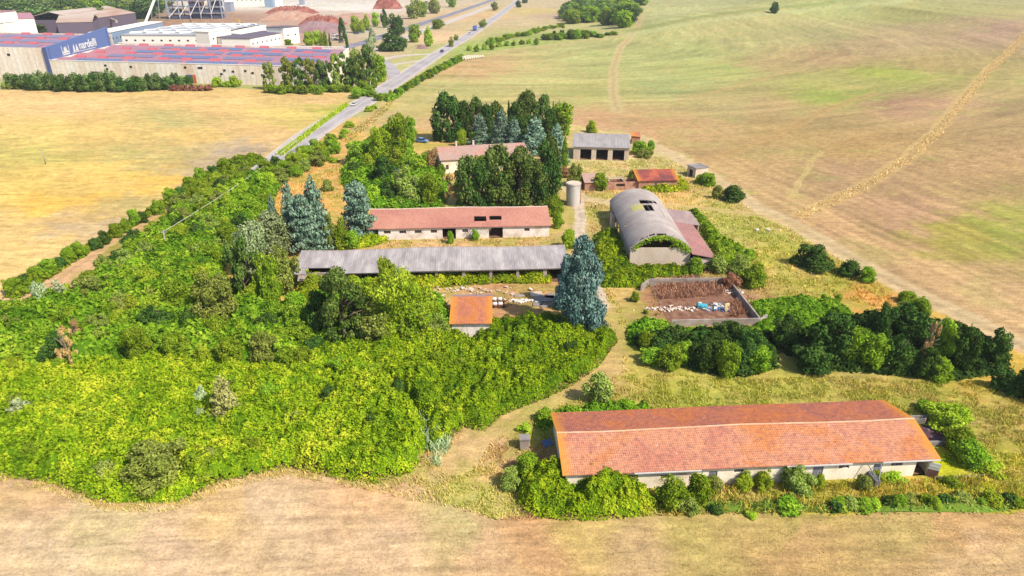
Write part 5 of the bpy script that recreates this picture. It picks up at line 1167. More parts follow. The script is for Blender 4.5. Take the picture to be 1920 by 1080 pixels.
# ---- green mass left of the farmhouse
for i, (a, b, c, d_, k, lb) in enumerate(((738, 300, 208, 66, 'green', 'tall rounded tree at the top of the green mass left of the farmhouse'), (712, 318, 236, 50, 'lime', 'yellowish tree in the green mass left of the farmhouse'),
    (672, 312, 262, 62, 'green', 'round green tree at the left edge of the mass by the dry clearing'), (765, 340, 290, 60, 'green', 'leafy tree left of the tan half-dead tree'), (770, 270, 215, 30, 'green', 'narrow green tree behind the blue car shadow'),
    (715, 355, 285, 60, 'dark', 'dark tree in the lower green mass'), (760, 388, 308, 66, 'olive', 'olive tree behind the left end of the tiled barn'), (804, 387, 320, 44, 'green', 'deep green oval tree behind the tiled barn'), 
    (748, 352, 312, 30, 'spruce', 'small blue-grey conifer inside the green mass'), (725, 385, 335, 46, 'dark', 'dark green tree left of the olive one behind the tiled barn'), (700, 388, 345, 40, 'limebush', 'bright shrub left of the tiled barn roof'),
    (790, 330, 296, 40, 'lime', 'bright tree below the tan half-dead tree'), (740, 330, 270, 60, 'green', 'broad green tree in the middle of the mass'), (662, 335, 300, 34, 'darkbush', 'low dark bush at the dry clearing'),
    (690, 330, 285, 40, 'lime', 'lime tree beside the low dark bush'), (800, 310, 280, 26, 'limebush', 'low yellow bush by the parked blue car'))): TP(a, b, c, d_, k, lb)
# ---- big conifers left of the tiled barn
TP(677, 444, 333, 76, 'cedar', 'leaning blue-green cedar touching the left end of the tiled barn', tilt=(0, .06))
p = G(652, 425); lt_ = tag(MB().tube([(0, 0, 0), (.6, 0, 3.5), (1.2, .2, 7.5)], [.22, .17, .08], 8).tube([(.6, 0, 3.4), (1.5, 0, 6)], [.1, .05], 6).build('bare_trunk', M_('bark_pale')), 'pale bare trunk standing at the left side of the leaning cedar', 'trunk'); lt_.location = p
TP(552, 458, 336, 56, 'spruce', 'tall blue cedar left of its larger neighbour'); TP(598, 466, 326, 80, 'spruce', 'tallest blue-green cedar left of the tiled barn'); TP(575, 474, 362, 66, 'cedar', 'ragged cedar in front between the two tall ones')
TP(618, 470, 400, 34, 'olive', 'olive tree at the foot of the tallest cedar'); TP(520, 455, 360, 36, 'spruce', 'greyish cedar left of the pair of tall cedars')
TP(640, 470, 405, 40, 'bush', 'bright bush between the cedars and the leaning cedar'); TP(660, 470, 430, 40, 'bush', 'bright bush at the end wall of the tiled barn')
TP(500, 492, 388, 100, 'bigsilver', 'broad grey-green tree above the corrugated barn end'); TP(466, 525, 412, 76, 'bigsilver', 'pale green crown left of the broad grey-green tree')
TP(530, 560, 440, 70, 'olive', 'pale tree hiding the left corner of the corrugated barn', dh=2); TP(458, 585, 436, 84, 'pine', 'tall open conifer with a yellowish lower half'); TP(505, 590, 470, 66, 'green', 'green tree right of the tall open conifer')
TP(470, 590, 530, 40, 'limebush', 'yellow-leaved shrub under the tall open conifer')
TP(395, 625, 505, 110, 'bigoak', 'large dark oak in the middle of the left thicket'); TP(330, 600, 520, 60, 'green', 'grey-green tree left of the large dark oak')
# ---- centre masses
TP(640, 662, 497, 128, 'bigpine', 'big ragged pine in front of the corrugated barn'); TP(742, 652, 500, 120, 'biglime', 'tall bright broadleaf tree with its top over the corrugated roof'); TP(728, 600, 478, 44, 'lime', 'bright crown top rising behind the tall bright tree')
TP(690, 605, 515, 66, 'lime', 'young bright tree between the big pine and the tall bright tree'); TP(795, 620, 530, 76, 'lime', 'bright bushy tree left of the small hut'); TP(700, 655, 560, 90, 'olive', 'yellow-green tree below the tall bright tree')
TP(775, 655, 570, 90, 'green', 'dark green tree at the lower left of the small hut'); TP(600, 640, 540, 60, 'darkconifer', 'dark side tree left of the big pine'); TP(820, 650, 590, 56, 'olive', 'grey-green bush at the hut corner')
TP(585, 560, 508, 40, 'limebush', 'bright shrub below the gap in the corrugated roof'); TP(555, 600, 545, 60, 'bush', 'green shrub under the left end of the corrugated barn'); TP(730, 600, 530, 60, 'lime', 'fresh green tree filling the gap beside the big pine')
# blue conifer by the track
TP(1089, 620, 440, 100, 'bluebig', 'big blue-green conifer beside the dirt track'); TP(1062, 575, 474, 60, 'bluebig', 'second blue conifer merged with the big one beside the corrugated barn')
TP(1066, 470, 425, 40, 'limebush', 'bright bushes at the right corner of the tiled barn'); TP(1040, 408, 362, 46, 'bush', 'green bush below the silo'); TP(1046, 430, 395, 30, 'bush', 'small green bush between the silo bush and the tiled barn')
TP(845, 458, 432, 18, 'bush', 'small pointed shrub in the left barn doorway'); TP(890, 453, 427, 20, 'bush', 'round shrub beside the broken rafters')
# ---- around the hangar and right side
TP(1129, 360, 322, 36, 'green', 'round green tree growing in front of the ruin'); TP(1185, 335, 318, 18, 'bush', 'green bush inside the ruin')
TP(1380, 382, 346, 60, 'darkbush', 'large dark bush by the field track'); TP(1328, 350, 322, 40, 'bush', 'green bush beside the concrete cabin'); TP(1345, 375, 345, 34, 'olivebush', 'grey-green bush left of the large dark bush'); TP(1312, 345, 325, 24, 'limebush', 'low bright bush at the cabin wall')
TP(1420, 542, 490, 66, 'bush', 'dense green bush behind the pit'); TP(1390, 520, 478, 50, 'olivebush', 'grey-green bush between the hangar and the pit'); TP(1304, 520, 480, 36, 'bush', 'fresh green bush at the right corner of the hangar wall')
TP(1350, 515, 480, 60, 'olivebush', 'scrubby bush behind the back wall of the pit'); TP(1375, 545, 510, 46, 'rust', 'brown withered bush in the back corner of the pit')
TP(1540, 512, 460, 84, 'darkbush', 'wide dark bush on the slope below the field track'); TP(1500, 500, 478, 40, 'darkbush', 'dark bush left of the wide one on the slope'); TP(1600, 522, 485, 60, 'darkbush', 'dark bush right of the wide one on the slope'); TP(1632, 532, 500, 40, 'bush', 'smallest bush at the right end of the slope group')
TP(1190, 568, 545, 22, 'bush', 'lone small bright bush on the dry grass left of the pit'); TP(1212, 590, 580, 12, 'bush', 'tiny bush on the dry grass by the pit')
TP(1545, 565, 550, 14, 'bush', 'tiny left bush in the dry meadow'); TP(1574, 566, 550, 18, 'bush', 'tiny right bush in the dry meadow')
TP(1705, 572, 545, 44, 'bush', 'dark bush beside the field track above the tree row')
R0 = [(1478, 664, 590, 74, 'dark', 'left-most dark tree of the row below the pit'), (1565, 690, 575, 104, 'dark', 'broad dark oak second in the row'), (1530, 704, 640, 90, 'dark', 'low dark tree in front of the broad oak'), (1600, 690, 610, 70, 'green', 'greener tree right of the broad oak'),
      (1655, 650, 565, 62, 'dark', 'very dark tree in the middle of the row'), (1715, 660, 568, 90, 'dark', 'tall dark tree with pale stems showing'), (1690, 705, 625, 70, 'dark', 'front tree right of the middle'), (1640, 700, 622, 60, 'green', 'green front tree in the middle of the row'), 
      (1775, 690, 592, 70, 'green', 'green tree third from the right end'), (1740, 715, 650, 60, 'dark', 'low dark tree at the front right'), (1812, 705, 605, 60, 'dark', 'dark tree second from the right end'), (1862, 695, 610, 66, 'dark', 'round dark tree at the right end of the row'),
      (1898, 742, 692, 64, 'darkbush', 'dark bush at the right edge of the picture below the row'), (1950, 760, 690, 90, 'darkbush', 'dark bush half outside the right edge'), (1770, 720, 670, 60, 'bush', 'bright front bush near the right end'), (1700, 600, 565, 50, 'olive', 'grey green crown at the back of the row'),
      (1820, 690, 640, 50, 'dark', 'dark low crown near the right end'), (1725, 610, 555, 40, 'green', 'tree beside the track at the back of the row')]
for a, b, c, d_, k, lb in R0: TP(a, b, c, d_, k, lb)
TP(1700, 645, 622, 26, 'dry', 'rusty dead bush in the middle of the dark row'); TP(1730, 690, 600, 30, 'dry', 'pale dead stems between the dark trees')
D0 = [(1215, 660, 622), (1245, 672, 632), (1270, 655, 618), (1290, 690, 640), (1325, 700, 640), (1340, 665, 618), (1365, 712, 645), (1395, 700, 640), (1410, 670, 622), (1260, 700, 655), (1310, 660, 618), (1385, 650, 610), (1420, 705, 660), (1355, 640, 612), (1440, 690, 650), (1230, 690, 655)]
for i, (a, b, c) in enumerate(D0): TP(a, b, c-(i*7 % 5)*3, 46+(i*5 % 7)*5, 'dark' if i % 3 else 'green', 'dark green bushy tree of the dense clump below the pit', 'dark clump below the concrete pit')
TP(1130, 772, 700, 84, 'olivebush', 'round grey-green bush behind the orange barn', dh=0); TP(1175, 782, 748, 50, 'bush', 'low bush touching the barn roof right of the round one')
TP(1236, 640, 626, 42, 'rust', 'small brown dead bush in the green nettles'); TP(1120, 785, 765, 60, 'limebush', 'low bush left at the back eave of the orange barn')
PIT_WEEDS = 1

# ---- front of the barn
for a, b, c, d_, k, lb in ((990, 900, 848, 62, 'bush', 'green bush in front of the left barn gable'), (958, 925, 880, 50, 'olivebush', 'grey-green bush left of the bramble mound'), (1022, 800, 770, 50, 'bush', 'green bush behind the left gable'), (985, 815, 795, 36, 'limebush', 'low shrub by the stone pier'),
    (1236, 915, 872, 30, 'olivebush', 'small upright bush under the barn eave'), (1262, 962, 892, 72, 'bush', 'tall green bush right of the bramble mound'), (1310, 955, 885, 60, 'bush', 'dark leafy bush against the barn wall'), (1345, 930, 895, 54, 'olivebush', 'grey bush in front of the first barn door'),
    (1295, 970, 930, 50, 'olivebush', 'low bush at the field edge right of the mound'), (1398, 925, 885, 44, 'limebush', 'yellow-green bush under the barn window'), (1432, 922, 882, 40, 'limebush', 'yellow-green bush left of the large wispy bush'), (1500, 935, 876, 72, 'olive', 'large wispy bush before the barn wall'), 
    (1538, 920, 888, 34, 'limebush', 'bright bush right of the wispy one'), (1345, 968, 945, 40, 'darkbush', 'dark low bush at the field edge'), (1486, 968, 935, 60, 'bush', 'green bush on the bank below the wispy one'), (1648, 905, 880, 40, 'limebush', 'bright bush under the feed chute'), (1680, 908, 885, 46, 'limebush', 'bright weedy bush right of the feed chute'),
    (1410, 975, 960, 30, 'limebush', 'yellow weed clump at the field edge'), (1620, 925, 890, 36, 'olivebush', 'brownish wispy bush near the feed chute'), (1790, 918, 895, 40, 'bush', 'green bush below the open stable door'),
    (1792, 818, 758, 104, 'limebush', 'big bright bush over the paved pen'), (1832, 885, 830, 84, 'bush', 'green bush at the lower right of the pen'), (1742, 775, 752, 44, 'bush', 'dark bush at the back right corner of the orange roof'), (1810, 850, 800, 70, 'bush', 'leafy bush in the middle of the pen hedge'), (1862, 895, 865, 60, 'limebush', 'pale green bush at the end of the pen hedge'),
    (1200, 795, 770, 60, 'bush', 'weeds growing over the back eave of the orange barn')):
    TP(a, b, c, d_, k, lb)
for i in range(17): TP(1560+i*22+random.uniform(-6, 6), 962+random.uniform(-5, 4)-i*.6, 938+random.uniform(-8, 6)-i*.6, random.uniform(30, 62), ('darkbush', 'bush', 'olivebush', 'bush', 'limebush')[i % 5], 'small bush of the hedge between the orange barn and the stubble field', 'hedge bushes in front of the orange barn')
# ---- left thicket specials
TP(74, 590, 528, 44, 'silver', 'silver-grey bush at the left lane'); TP(112, 575, 522, 46, 'silver', 'silver-grey bush right of its twin at the left lane')
TP(428, 792, 703, 84, 'pale', 'pale yellow conifer poking out of the brambles'); TP(376, 770, 722, 38, 'silver', 'greyish bush left of the pale conifer'); TP(375, 800, 765, 26, 'silver', 'second greyish bush lower left of the pale conifer')
TP(38, 798, 745, 66, 'silver', 'pale olive bush in the lower left brambles'); TP(135, 690, 612, 40, 'dry', 'bare tan dead tree in the left thicket'); TP(150, 655, 600, 30, 'dry', 'thin rusty dead tree behind the tan one')
TP(275, 935, 840, 150, 'bigoak', 'broad green bush mass bulging into the stubble field', dh=-1); TP(190, 925, 870, 90, 'olivebush', 'green bush left of the bulging mass'); TP(360, 915, 850, 90, 'bush', 'green bush right of the bulging mass'); TP(105, 705, 670, 44, 'bush', 'small green bush at the upper edge of the brambles'); TP(40, 690, 640, 70, 'green', 'green tree at the left edge above the brambles')
SHR = [(250, 690, 610, 60), (180, 640, 590, 60), (60, 640, 600, 60), (330, 690, 620, 60), (290, 640, 570, 70), (430, 700, 625, 60), (490, 690, 620, 70), (380, 700, 640, 50), (550, 640, 570, 60), (500, 640, 585, 60), (570, 700, 650, 50), (230, 600, 545, 60), (20, 715, 670, 50), (540, 700, 650, 50)]
for i, (a, b, c, d_) in enumerate(SHR): TP(a, b, c, d_, ('green', 'olive', 'lime', 'green', 'dark')[i % 5], 'bushy green tree at the front of the left thicket', 'trees at the front edge of the left thicket')
def scatter(poly, step, kinds, hr, wr, label, group, seed, avoid=None, mx=400, name=None):
    W_ = wpoly(poly); xs = [p_[0] for p_ in W_]; ys = [p_[1] for p_ in W_]; R = random.Random(seed); n = 0
    nx = int((max(xs)-min(xs))/step)+1; ny = int((max(ys)-min(ys))/step)+1; C_ = []
    for i in range(nx):
        for j in range(ny):
            x = min(xs)+(i+R.uniform(0, 1))*step; y = min(ys)+(j+R.uniform(0, 1))*step
            if pip(np.array([x]), np.array([y]), W_)[0]: C_.append((math.hypot(x, y), x, y))
    for _, x, y in sorted(C_)[:mx]:
        kd = R.choice(kinds); g_ = (1+max(0, _-700)/900) if _ > 500 else 1; o = plant(kd, x, y, R.uniform(*hr), R.uniform(*wr)*g_, label, group, rz=R.uniform(0, 6.28))
        if name: o.name = name
scatter([(0, 600), (60, 590), (140, 560), (215, 490), (300, 430), (360, 380), (430, 400), (420, 470), (400, 520), (430, 600), (560, 600), (600, 660), (560, 690), (300, 670), (120, 680), (-60, 700), (-80, 640)], 4.4, ['green', 'green', 'olive', 'lime', 'bush', 'dark', 'bush', 'olivebush', 'limebush'], (3.0, 5.6), (4.6, 6.6), 'bushy green tree or shrub inside the dense thicket on the left', 'left thicket trees', 3, None, 280, 'thicket_tree')
scatter([(330, 400), (400, 345), (470, 330), (540, 310), (600, 285), (630, 262), (645, 280), (560, 335), (510, 352), (480, 365), (520, 372), (450, 440), (430, 470), (330, 470)], 5.0, ['green', 'green', 'lime', 'bush', 'dark', 'olive'], (3.0, 6.0), (5, 7.2), 'leafy tree of the belt between the main road and the farm', 'trees of the belt along the road', 4, None, 200, 'roadside_tree')
for i, (a, b, w_) in enumerate(((40, 530, 40), (62, 520, 44), (85, 512, 40), (105, 498, 44), (125, 484, 40), (148, 478, 34), (190, 452, 36), (212, 440, 30), (250, 418, 26), (262, 412, 30), (292, 396, 30), (318, 378, 34), (335, 366, 30), (352, 352, 34), (376, 340, 30), (400, 328, 30), (420, 318, 34), (20, 548, 40), (175, 462, 30), (232, 430, 30))):
    TP(a, b+8, b-18-(i % 3)*5, w_, ('darkbush', 'bush', 'green')[i % 3], 'dark hedge bush between the yellow field and the left lane', 'hedge along the yellow field')
for a, b, c, d_ in ((620, 278, 248, 30), (592, 290, 258, 30), (565, 300, 272, 28), (640, 262, 250, 16), (555, 312, 290, 30)): TP(a, b, c, d_, 'green', 'roadside tree at the lower end of the visible road', 'trees beside the lower end of the road')
TP(612, 360, 336, 30, 'olivebush', 'thin shrub in the dry clearing left of the green mass'); TP(625, 306, 296, 24, 'limebush', 'low flat bush in the dry clearing')
# ---- roadside hedge, fields
for i in range(26):
    t = i/25; a = 726+(860-726)*t**.9; b = 184-(184-112)*t**.9; TP(a+random.uniform(-3, 3), b+4, b-9-random.uniform(0, 4)*(1-t*.5), random.uniform(12, 22)*(1-.3*t), ('green', 'bush', 'darkbush')[i % 3], 'low bush of the roadside hedge right of the main road', 'hedge right of the main road')
for a, b, c, d_ in ((690, 210, 198, 22), (655, 240, 226, 26), (700, 205, 195, 18), (645, 252, 240, 24)): TP(a, b, c, d_, 'limebush', 'low bright bush on the bank right of the white car', 'low bushes right of the road')
# far middle wood
scatter([(1050, 40), (1075, 15), (1095, -8), (1205, -12), (1195, 15), (1182, 42), (1172, 58), (1150, 50), (1125, 42), (1085, 44), (1052, 48)], 17, ['dark', 'green', 'forest', 'green'], (12, 19), (18, 26), 'dark broadleaf tree in the small wood at the top centre', 'small wood at the top centre', 6, None, 170, 'woodland_tree')
TP(1140, 42, 18, 18, 'dryround', 'brown dying tree in the small wood at the top centre')
for i in range(24): t = i/23; TP(1022+128*t, 76-8*t+random.uniform(-2, 2), 60-6*t+random.uniform(-4, 4)+(8 if t > .7 else 0), random.uniform(14, 22), ('darkbush', 'green', 'bush')[i % 3], 'dark bush in the hedge below the small wood', 'hedge below the small wood')
for i in range(26): t = i/25; TP(915+140*t, 84-34*t+random.uniform(-3, 3), 74-32*t+random.uniform(-4, 2), random.uniform(10, 18), ('bush', 'green', 'limebush')[i % 3], 'small bush in the rough strip right of the road bend', 'rough strip bushes')
for i in range(10): TP(880+i*14, 96-i*1.5+random.uniform(-3, 3), 84-i*1.5, 14, ('limebush', 'bush')[i % 2], 'low green scrub bush beside the white bales', 'scrub beside the bales')
for a, b, c, d_, lb in ((905, 52, 35, 20, 'olive round tree hiding part of the far road'), (927, 20, 2, 18, 'olive tree between the two far roads'), (845, 88, 68, 16, 'small tree touching the left edge of the main road'), (855, 76, 64, 12, 'smaller roadside tree just beyond the one on the left road edge'), (972, 14, 0, 16, 'dark tree at the top end of the main road'), (985, 6, -8, 16, 'dark tree beyond the top end of the main road'), (1452, 26, 3, 22, 'lone dark tree on the grassy crest')):
    TP(a, b, c, d_, 'dark' if 'dark' in lb else 'olive', lb)
# ---- trees near the factory
for a, b, c, d_, k, lb in ((505, 169, 114, 26, 'pinegrey', 'lone pale pine left of the pine group at the factory wall'), (540, 169, 104, 34, 'pinegrey', 'first tall pine of the group before the factory wall'), (562, 169, 106, 30, 'pine', 'second tall pine before the factory wall'), (583, 169, 106, 30, 'pinegrey', 'third tall pine before the factory wall'),
    (606, 169, 110, 32, 'pine', 'fourth tall pine before the factory wall'), (630, 169, 98, 30, 'pinegrey', 'fifth pine, at the factory corner'), (652, 169, 96, 40, 'pine', 'broad pine right of the factory corner'), (672, 169, 100, 36, 'pine', 'pine in front of the side road'), (690, 158, 82, 36, 'pine', 'tallest pine near the road junction'), (712, 155, 100, 30, 'green', 'green tree at the road junction'),
    (665, 130, 88, 30, 'olive', 'olive tree behind the pines'), (700, 135, 96, 34, 'olive', 'olive tree left of the road junction'), (642, 77, 31, 15, 'darkconifer', 'dark column-shaped cypress beside the car park'), (652, 96, 62, 7, 'cypress', 'thin cypress at the factory gate'), (612, 93, 54, 9, 'limecypress', 'green cypress left of its thinner twin at the gate'), (620, 93, 60, 6, 'cypress', 'thinner cypress of the twin pair at the gate'),
    (578, 88, 58, 26, 'lime', 'bright lime tree left of the others at the office'), (592, 84, 56, 24, 'lime', 'bright lime tree second at the office'), (604, 86, 57, 20, 'lime', 'bright lime tree third at the office'), (665, 62, 28, 22, 'lime', 'bright lime tree left in the car park row'), (677, 62, 36, 20, 'lime', 'bright lime tree low in the car park row'), (686, 56, 24, 20, 'lime', 'bright lime tree tall in the car park row'), 
    (704, 50, 22, 20, 'lime', 'bright lime tree right in the car park row'), (720, 52, 14, 15, 'darkconifer', 'dark pointed conifer beside the big dark tree'), (742, 70, 23, 44, 'dark', 'largest dark round tree by the side road'), (738, 98, 55, 52, 'dark', 'big dark spreading tree at the junction lawn'), (775, 80, 43, 32, 'green', 'dark green oval tree right of the spreading one'), (802, 88, 48, 24, 'lime', 'thin yellowish tree on the dry lawn'), 
    (820, 55, 34, 30, 'green', 'greyish green tree between the two roads'), (698, 80, 50, 20, 'silver', 'grey olive tree above the factory gate'), (695, 95, 68, 24, 'silver', 'lower grey olive tree above the factory gate'), (775, 36, -3, 36, 'olive', 'tall dark plane tree left at the far road'), (790, 32, 0, 24, 'green', 'tall tree second at the far road'), (812, 26, -6, 36, 'olive', 'tall tree third at the far road'), (848, 14, -12, 26, 'green', 'tree at the top of the far road'),
    (540, 88, 72, 20, 'bush', 'small bush against the white office'), (718, 95, 78, 30, 'bush', 'low hedge tree at the gate')): TP(a, b, c, d_, k, lb)
for i in range(28):
    t = i/27; TP(20+330*t, 168+5*math.sin(t*3)-(8*(t-.6) if t > .6 else 0)+random.uniform(-1, 2), 140+random.uniform(-6, 4)-5*(t < .6), random.uniform(24, 34), ('forest', 'dark', 'forest', 'dark')[i % 4], 'dark green bushy tree in the hedge before the factory wall', 'hedge before the factory wall')
for a, c in ((405, 142), (438, 140), (425, 150)): TP(a, 164, c, 28, 'limebush', 'light green bush before the factory wall', 'light bushes before the factory wall')
for i in range(6): TP(325+i*13, 171, 158, 20, 'rust', 'reddish dry bush at the edge of the yellow field', 'reddish bushes at the yellow field edge')
for i in range(16): TP(500+i*14, 173+random.uniform(0, 6)+(max(0, i-11)*3), 158+(max(0, i-11)*4), 24, ('bush', 'green')[i % 2], 'low bush between the pines and the yellow field', 'low bushes under the pines')
for a, b in ((690, 180), (668, 186), (680, 172), (700, 166)): TP(a, b, b-22, 26, 'green', 'green bush where the hedge meets the road', 'bushes where the hedge meets the road')
for i in range(5): TP(5+i*14, 168, 152, 20, 'olivebush', 'low bush at the left edge before the factory', 'low bushes at the left edge')
# far wood top left
scatter([(-40, 64), (-40, -8), (120, -8), (240, -10), (296, -8), (300, 14), (272, 34), (180, 50), (120, 56), (70, 64)], 25, ['forest', 'dark', 'forest', 'green', 'olive', 'forest', 'dark'], (13, 24), (26, 38), 'broadleaf tree of the wood beyond the factory', 'wood beyond the factory', 8, None, 260, 'forest_tree')

# ---- stuff: brambles, nettles, tall grass
def thicket(name, label, poly, h, mat, seed, dens=55, leaf=.34, lump=3.0, edge=1.3, tb=.0):
    W_ = wpoly(poly); xs = np.array([p_[0] for p_ in W_]); ys = np.array([p_[1] for p_ in W_]); R = np.random.RandomState(seed)
    def H(x, y):
        d = dseg(x, y, W_, True); e = np.clip(d/edge, 0, 1)**.6
        b_ = fbm(x/lump, y/lump, seed, 3); b2 = fbm(x/1.5+9, y/1.5, seed+5, 3); return e*h*(.15+1.5*b_)+e*h*.75*(np.abs(b2-.5)*-2+.35)
    st = .6; gx = np.arange(xs.min(), xs.max(), st); gy = np.arange(ys.min(), ys.max(), st); X, Y = np.meshgrid(gx, gy)
    ins = pip(X, Y, W_); Z = H(X, Y)-.28; idx = np.arange(X.size).reshape(X.shape)
    q = (ins[:-1, :-1] & ins[1:, :-1] & ins[:-1, 1:] & ins[1:, 1:]).reshape(-1)
    Fg = np.stack([idx[:-1, :-1], idx[:-1, 1:], idx[1:, 1:], idx[1:, :-1]], -1).reshape(-1, 4)[q]; Vg = np.stack([X, Y, Z], -1).reshape(-1, 3)
    u, inv = np.unique(Fg, return_inverse=True); Vg = Vg[u]; Fg = inv.reshape(-1, 4)
    n = int((xs.max()-xs.min())*(ys.max()-ys.min())*dens); x = R.uniform(xs.min(), xs.max(), n); y = R.uniform(ys.min(), ys.max(), n); k = pip(x+R.normal(0, .25, n), y+R.normal(0, .25, n), W_); x = x[k]; y = y[k]; n = len(x)
    z = H(x, y); gxn = (H(x+.3, y)-z)/.3; gyn = (H(x, y+.3)-z)/.3
    Nn = np.stack([-gxn, -gyn, np.ones(n)], 1); Nn /= np.linalg.norm(Nn, axis=1)[:, None]
    clump = fbm(x/.7, y/.7, seed+9, 3)
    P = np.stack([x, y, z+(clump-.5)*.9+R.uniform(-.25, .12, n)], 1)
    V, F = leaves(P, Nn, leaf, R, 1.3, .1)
    tint = np.clip(.08+tb+.6*fbm(x/9, y/9, 103, 3)+.8*(fbm(x/1.4, y/1.4, 104, 3)-.5)+.3*R.rand(n)-.25*sm(1.2, -.3, clump*2-.2)+.0, 0, 1)  # leaves sunk in hollows tinted darker, gap shade put into the colour
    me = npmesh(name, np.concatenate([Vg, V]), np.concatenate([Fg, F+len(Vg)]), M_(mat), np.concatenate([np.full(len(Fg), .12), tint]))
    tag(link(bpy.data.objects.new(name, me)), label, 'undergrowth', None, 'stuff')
thicket('bramble', 'bright yellow-green brambles covering the lower left', [(-700, 700), (0, 700), (150, 692), (300, 680), (420, 690), (560, 690), (620, 665), (700, 680), (760, 740), (800, 800), (800, 850), (770, 890), (700, 908), (620, 895), (545, 878), (420, 902), (330, 944), (200, 944), (100, 908), (0, 890), (-700, 900)], 2.3, 'leaf_bramble', 1, 85, .25, 4.2)
thicket('nettles', 'mid-green undergrowth between the small hut and the dirt path', [(560, 690), (620, 655), (760, 640), (850, 615), (880, 640), (920, 610), (1000, 600), (1100, 610), (1150, 625), (1158, 640), (1120, 690), (1080, 720), (1030, 745), (950, 775), (905, 810), (870, 800), (840, 830), (800, 850), (800, 800), (740, 740), (680, 690)], 2.4, 'leaf_bramble', 2, 75, .27, 3.4, tb=-.16)
thicket('bramble', 'dense bright bramble mound at the left end of the barn front', [(975, 900), (1010, 882), (1060, 880), (1120, 893), (1180, 900), (1215, 925), (1235, 955), (1190, 972), (1080, 978), (1000, 970), (970, 945)], 2.3, 'leaf_bramble', 3, 110, .22, 2.6, 1.2)
thicket('nettles', 'green creeper thicket left of the hangar', [(1112, 445), (1150, 432), (1180, 470), (1188, 505), (1300, 505), (1310, 520), (1230, 520), (1215, 540), (1130, 540), (1118, 500)], 1.6, 'leaf_bramble', 4, 45, .36, 2.6, 1.2, -.16)
thicket('bramble', 'green creeper strip along the right side of the hangar lean-to', [(1290, 396), (1310, 400), (1360, 455), (1420, 480), (1400, 500), (1345, 500), (1338, 480), (1300, 415)], 1.5, 'leaf_nettle', 5, 42, .42, 2.0, 1.2)
thicket('nettles', 'smooth bright green nettle patch right of the pit', [(1410, 570), (1470, 558), (1560, 565), (1600, 590), (1560, 620), (1450, 640), (1400, 620), (1432, 600), (1400, 575)], 1.0, 'leaf_nettle', 6, 50, .34, 3)
thicket('nettles', 'green nettle patch left of the dark clump', [(1172, 620), (1200, 600), (1250, 605), (1262, 618), (1400, 615), (1420, 640), (1250, 640), (1180, 650)], 1.0, 'leaf_nettle', 7, 50, .34, 2)
thicket('bramble', 'green creepers along the front of the corrugated barn', [(552, 528), (620, 525), (700, 530), (780, 520), (900, 518), (1010, 512), (1035, 520), (1035, 532), (930, 532), (820, 540), (700, 560), (560, 570)], 1.9, 'leaf_bramble', 8, 45, .36, 2, 1.2)
thicket('bramble', 'bright creepers over the left corner of the tiled barn', [(620, 465), (650, 452), (690, 438), (715, 445), (730, 452), (700, 462), (640, 470)], 1.3, 'leaf_bramble', 9, 45, .4, 2, 1.0)
thicket('bramble', 'bright low bushes behind the tiled barn', [(800, 392), (900, 386), (1040, 384), (1040, 394), (1020, 385), (860, 390), (700, 396)], 1.0, 'leaf_bramble', 10, 30, .4, 2, 1.0)
thicket('bramble', 'bright brambles in front of the red-roofed outbuilding', [(1200, 358), (1225, 345), (1272, 338), (1290, 345), (1290, 358), (1250, 362)], 1.5, 'leaf_bramble', 11, 34, .45, 2.5, 1.5)
thicket('bramble', 'creepers hanging over the back eave of the orange barn', [(1000, 800), (1030, 785), (1060, 770), (1150, 765), (1215, 762), (1225, 775), (1130, 785), (1050, 790), (1020, 812)], 1.6, 'leaf_nettle', 12, 45, .32, 2.0, 1.0)
thicket('bramble', 'green mass in the belt beside the small hut and big pine', [(560, 610), (590, 560), (660, 540), (760, 540), (830, 560), (845, 600), (880, 632), (760, 650), (640, 665), (560, 650)], 2.0, 'leaf_nettle', 13, 36, .4, 3.0)
thicket('undergrowth', 'green undergrowth between the trees of the left thicket', [(-700, 690), (-300, 640), (0, 590), (60, 582), (140, 556), (200, 500), (260, 458), (320, 420), (370, 392), (430, 350), (500, 318), (545, 318), (520, 365), (500, 400), (430, 470), (420, 520), (500, 560), (560, 580), (590, 640), (560, 695), (420, 692), (300, 682), (150, 694), (0, 702)], 3.0, 'leaf_green', 15, 17, .55, 4.5, 3.0)
thicket('undergrowth', 'green undergrowth of the wooded belt left of the farmhouse', [(640, 320), (670, 280), (720, 240), (770, 240), (775, 290), (820, 320), (850, 350), (830, 390), (690, 392), (640, 345)], 2.4, 'leaf_green', 16, 10, .7, 5, 3.0)
thicket('undergrowth', 'dark green undergrowth of the bushy clump below the pit', [(1178, 640), (1250, 622), (1400, 628), (1450, 640), (1460, 690), (1390, 712), (1300, 695), (1225, 668)], 2.0, 'leaf_dark', 22, 26, .42, 3, 1.6)
thicket('undergrowth', 'low tangled scrub between the barn front and the stubble field', [(1215, 925), (1320, 935), (1440, 940), (1560, 945), (1640, 948), (1900, 935), (1925, 945), (1900, 962), (1560, 966), (1440, 968), (1330, 962), (1240, 962)], .75, 'leaf_olive', 23, 9, .26, 2.4, .8)
thicket('undergrowth', 'scrubby hedge bottom along the yellow field', [(5, 560), (60, 522), (110, 495), (170, 462), (250, 415), (310, 378), (370, 336), (420, 312), (480, 296), (500, 300), (430, 335), (385, 352), (340, 375), (280, 408), (215, 445), (150, 485), (90, 525), (40, 560)], 2.2, 'leaf_green', 19, 14, .6, 5, 3.0)
thicket('undergrowth', 'continuous scrub of the roadside hedge right of the main road', [(722, 188), (760, 160), (800, 136), (850, 112), (868, 104), (872, 112), (840, 128), (790, 150), (745, 184), (726, 194)], 2.6, 'leaf_green', 20, 2.2, 1.3, 9, 5.0)
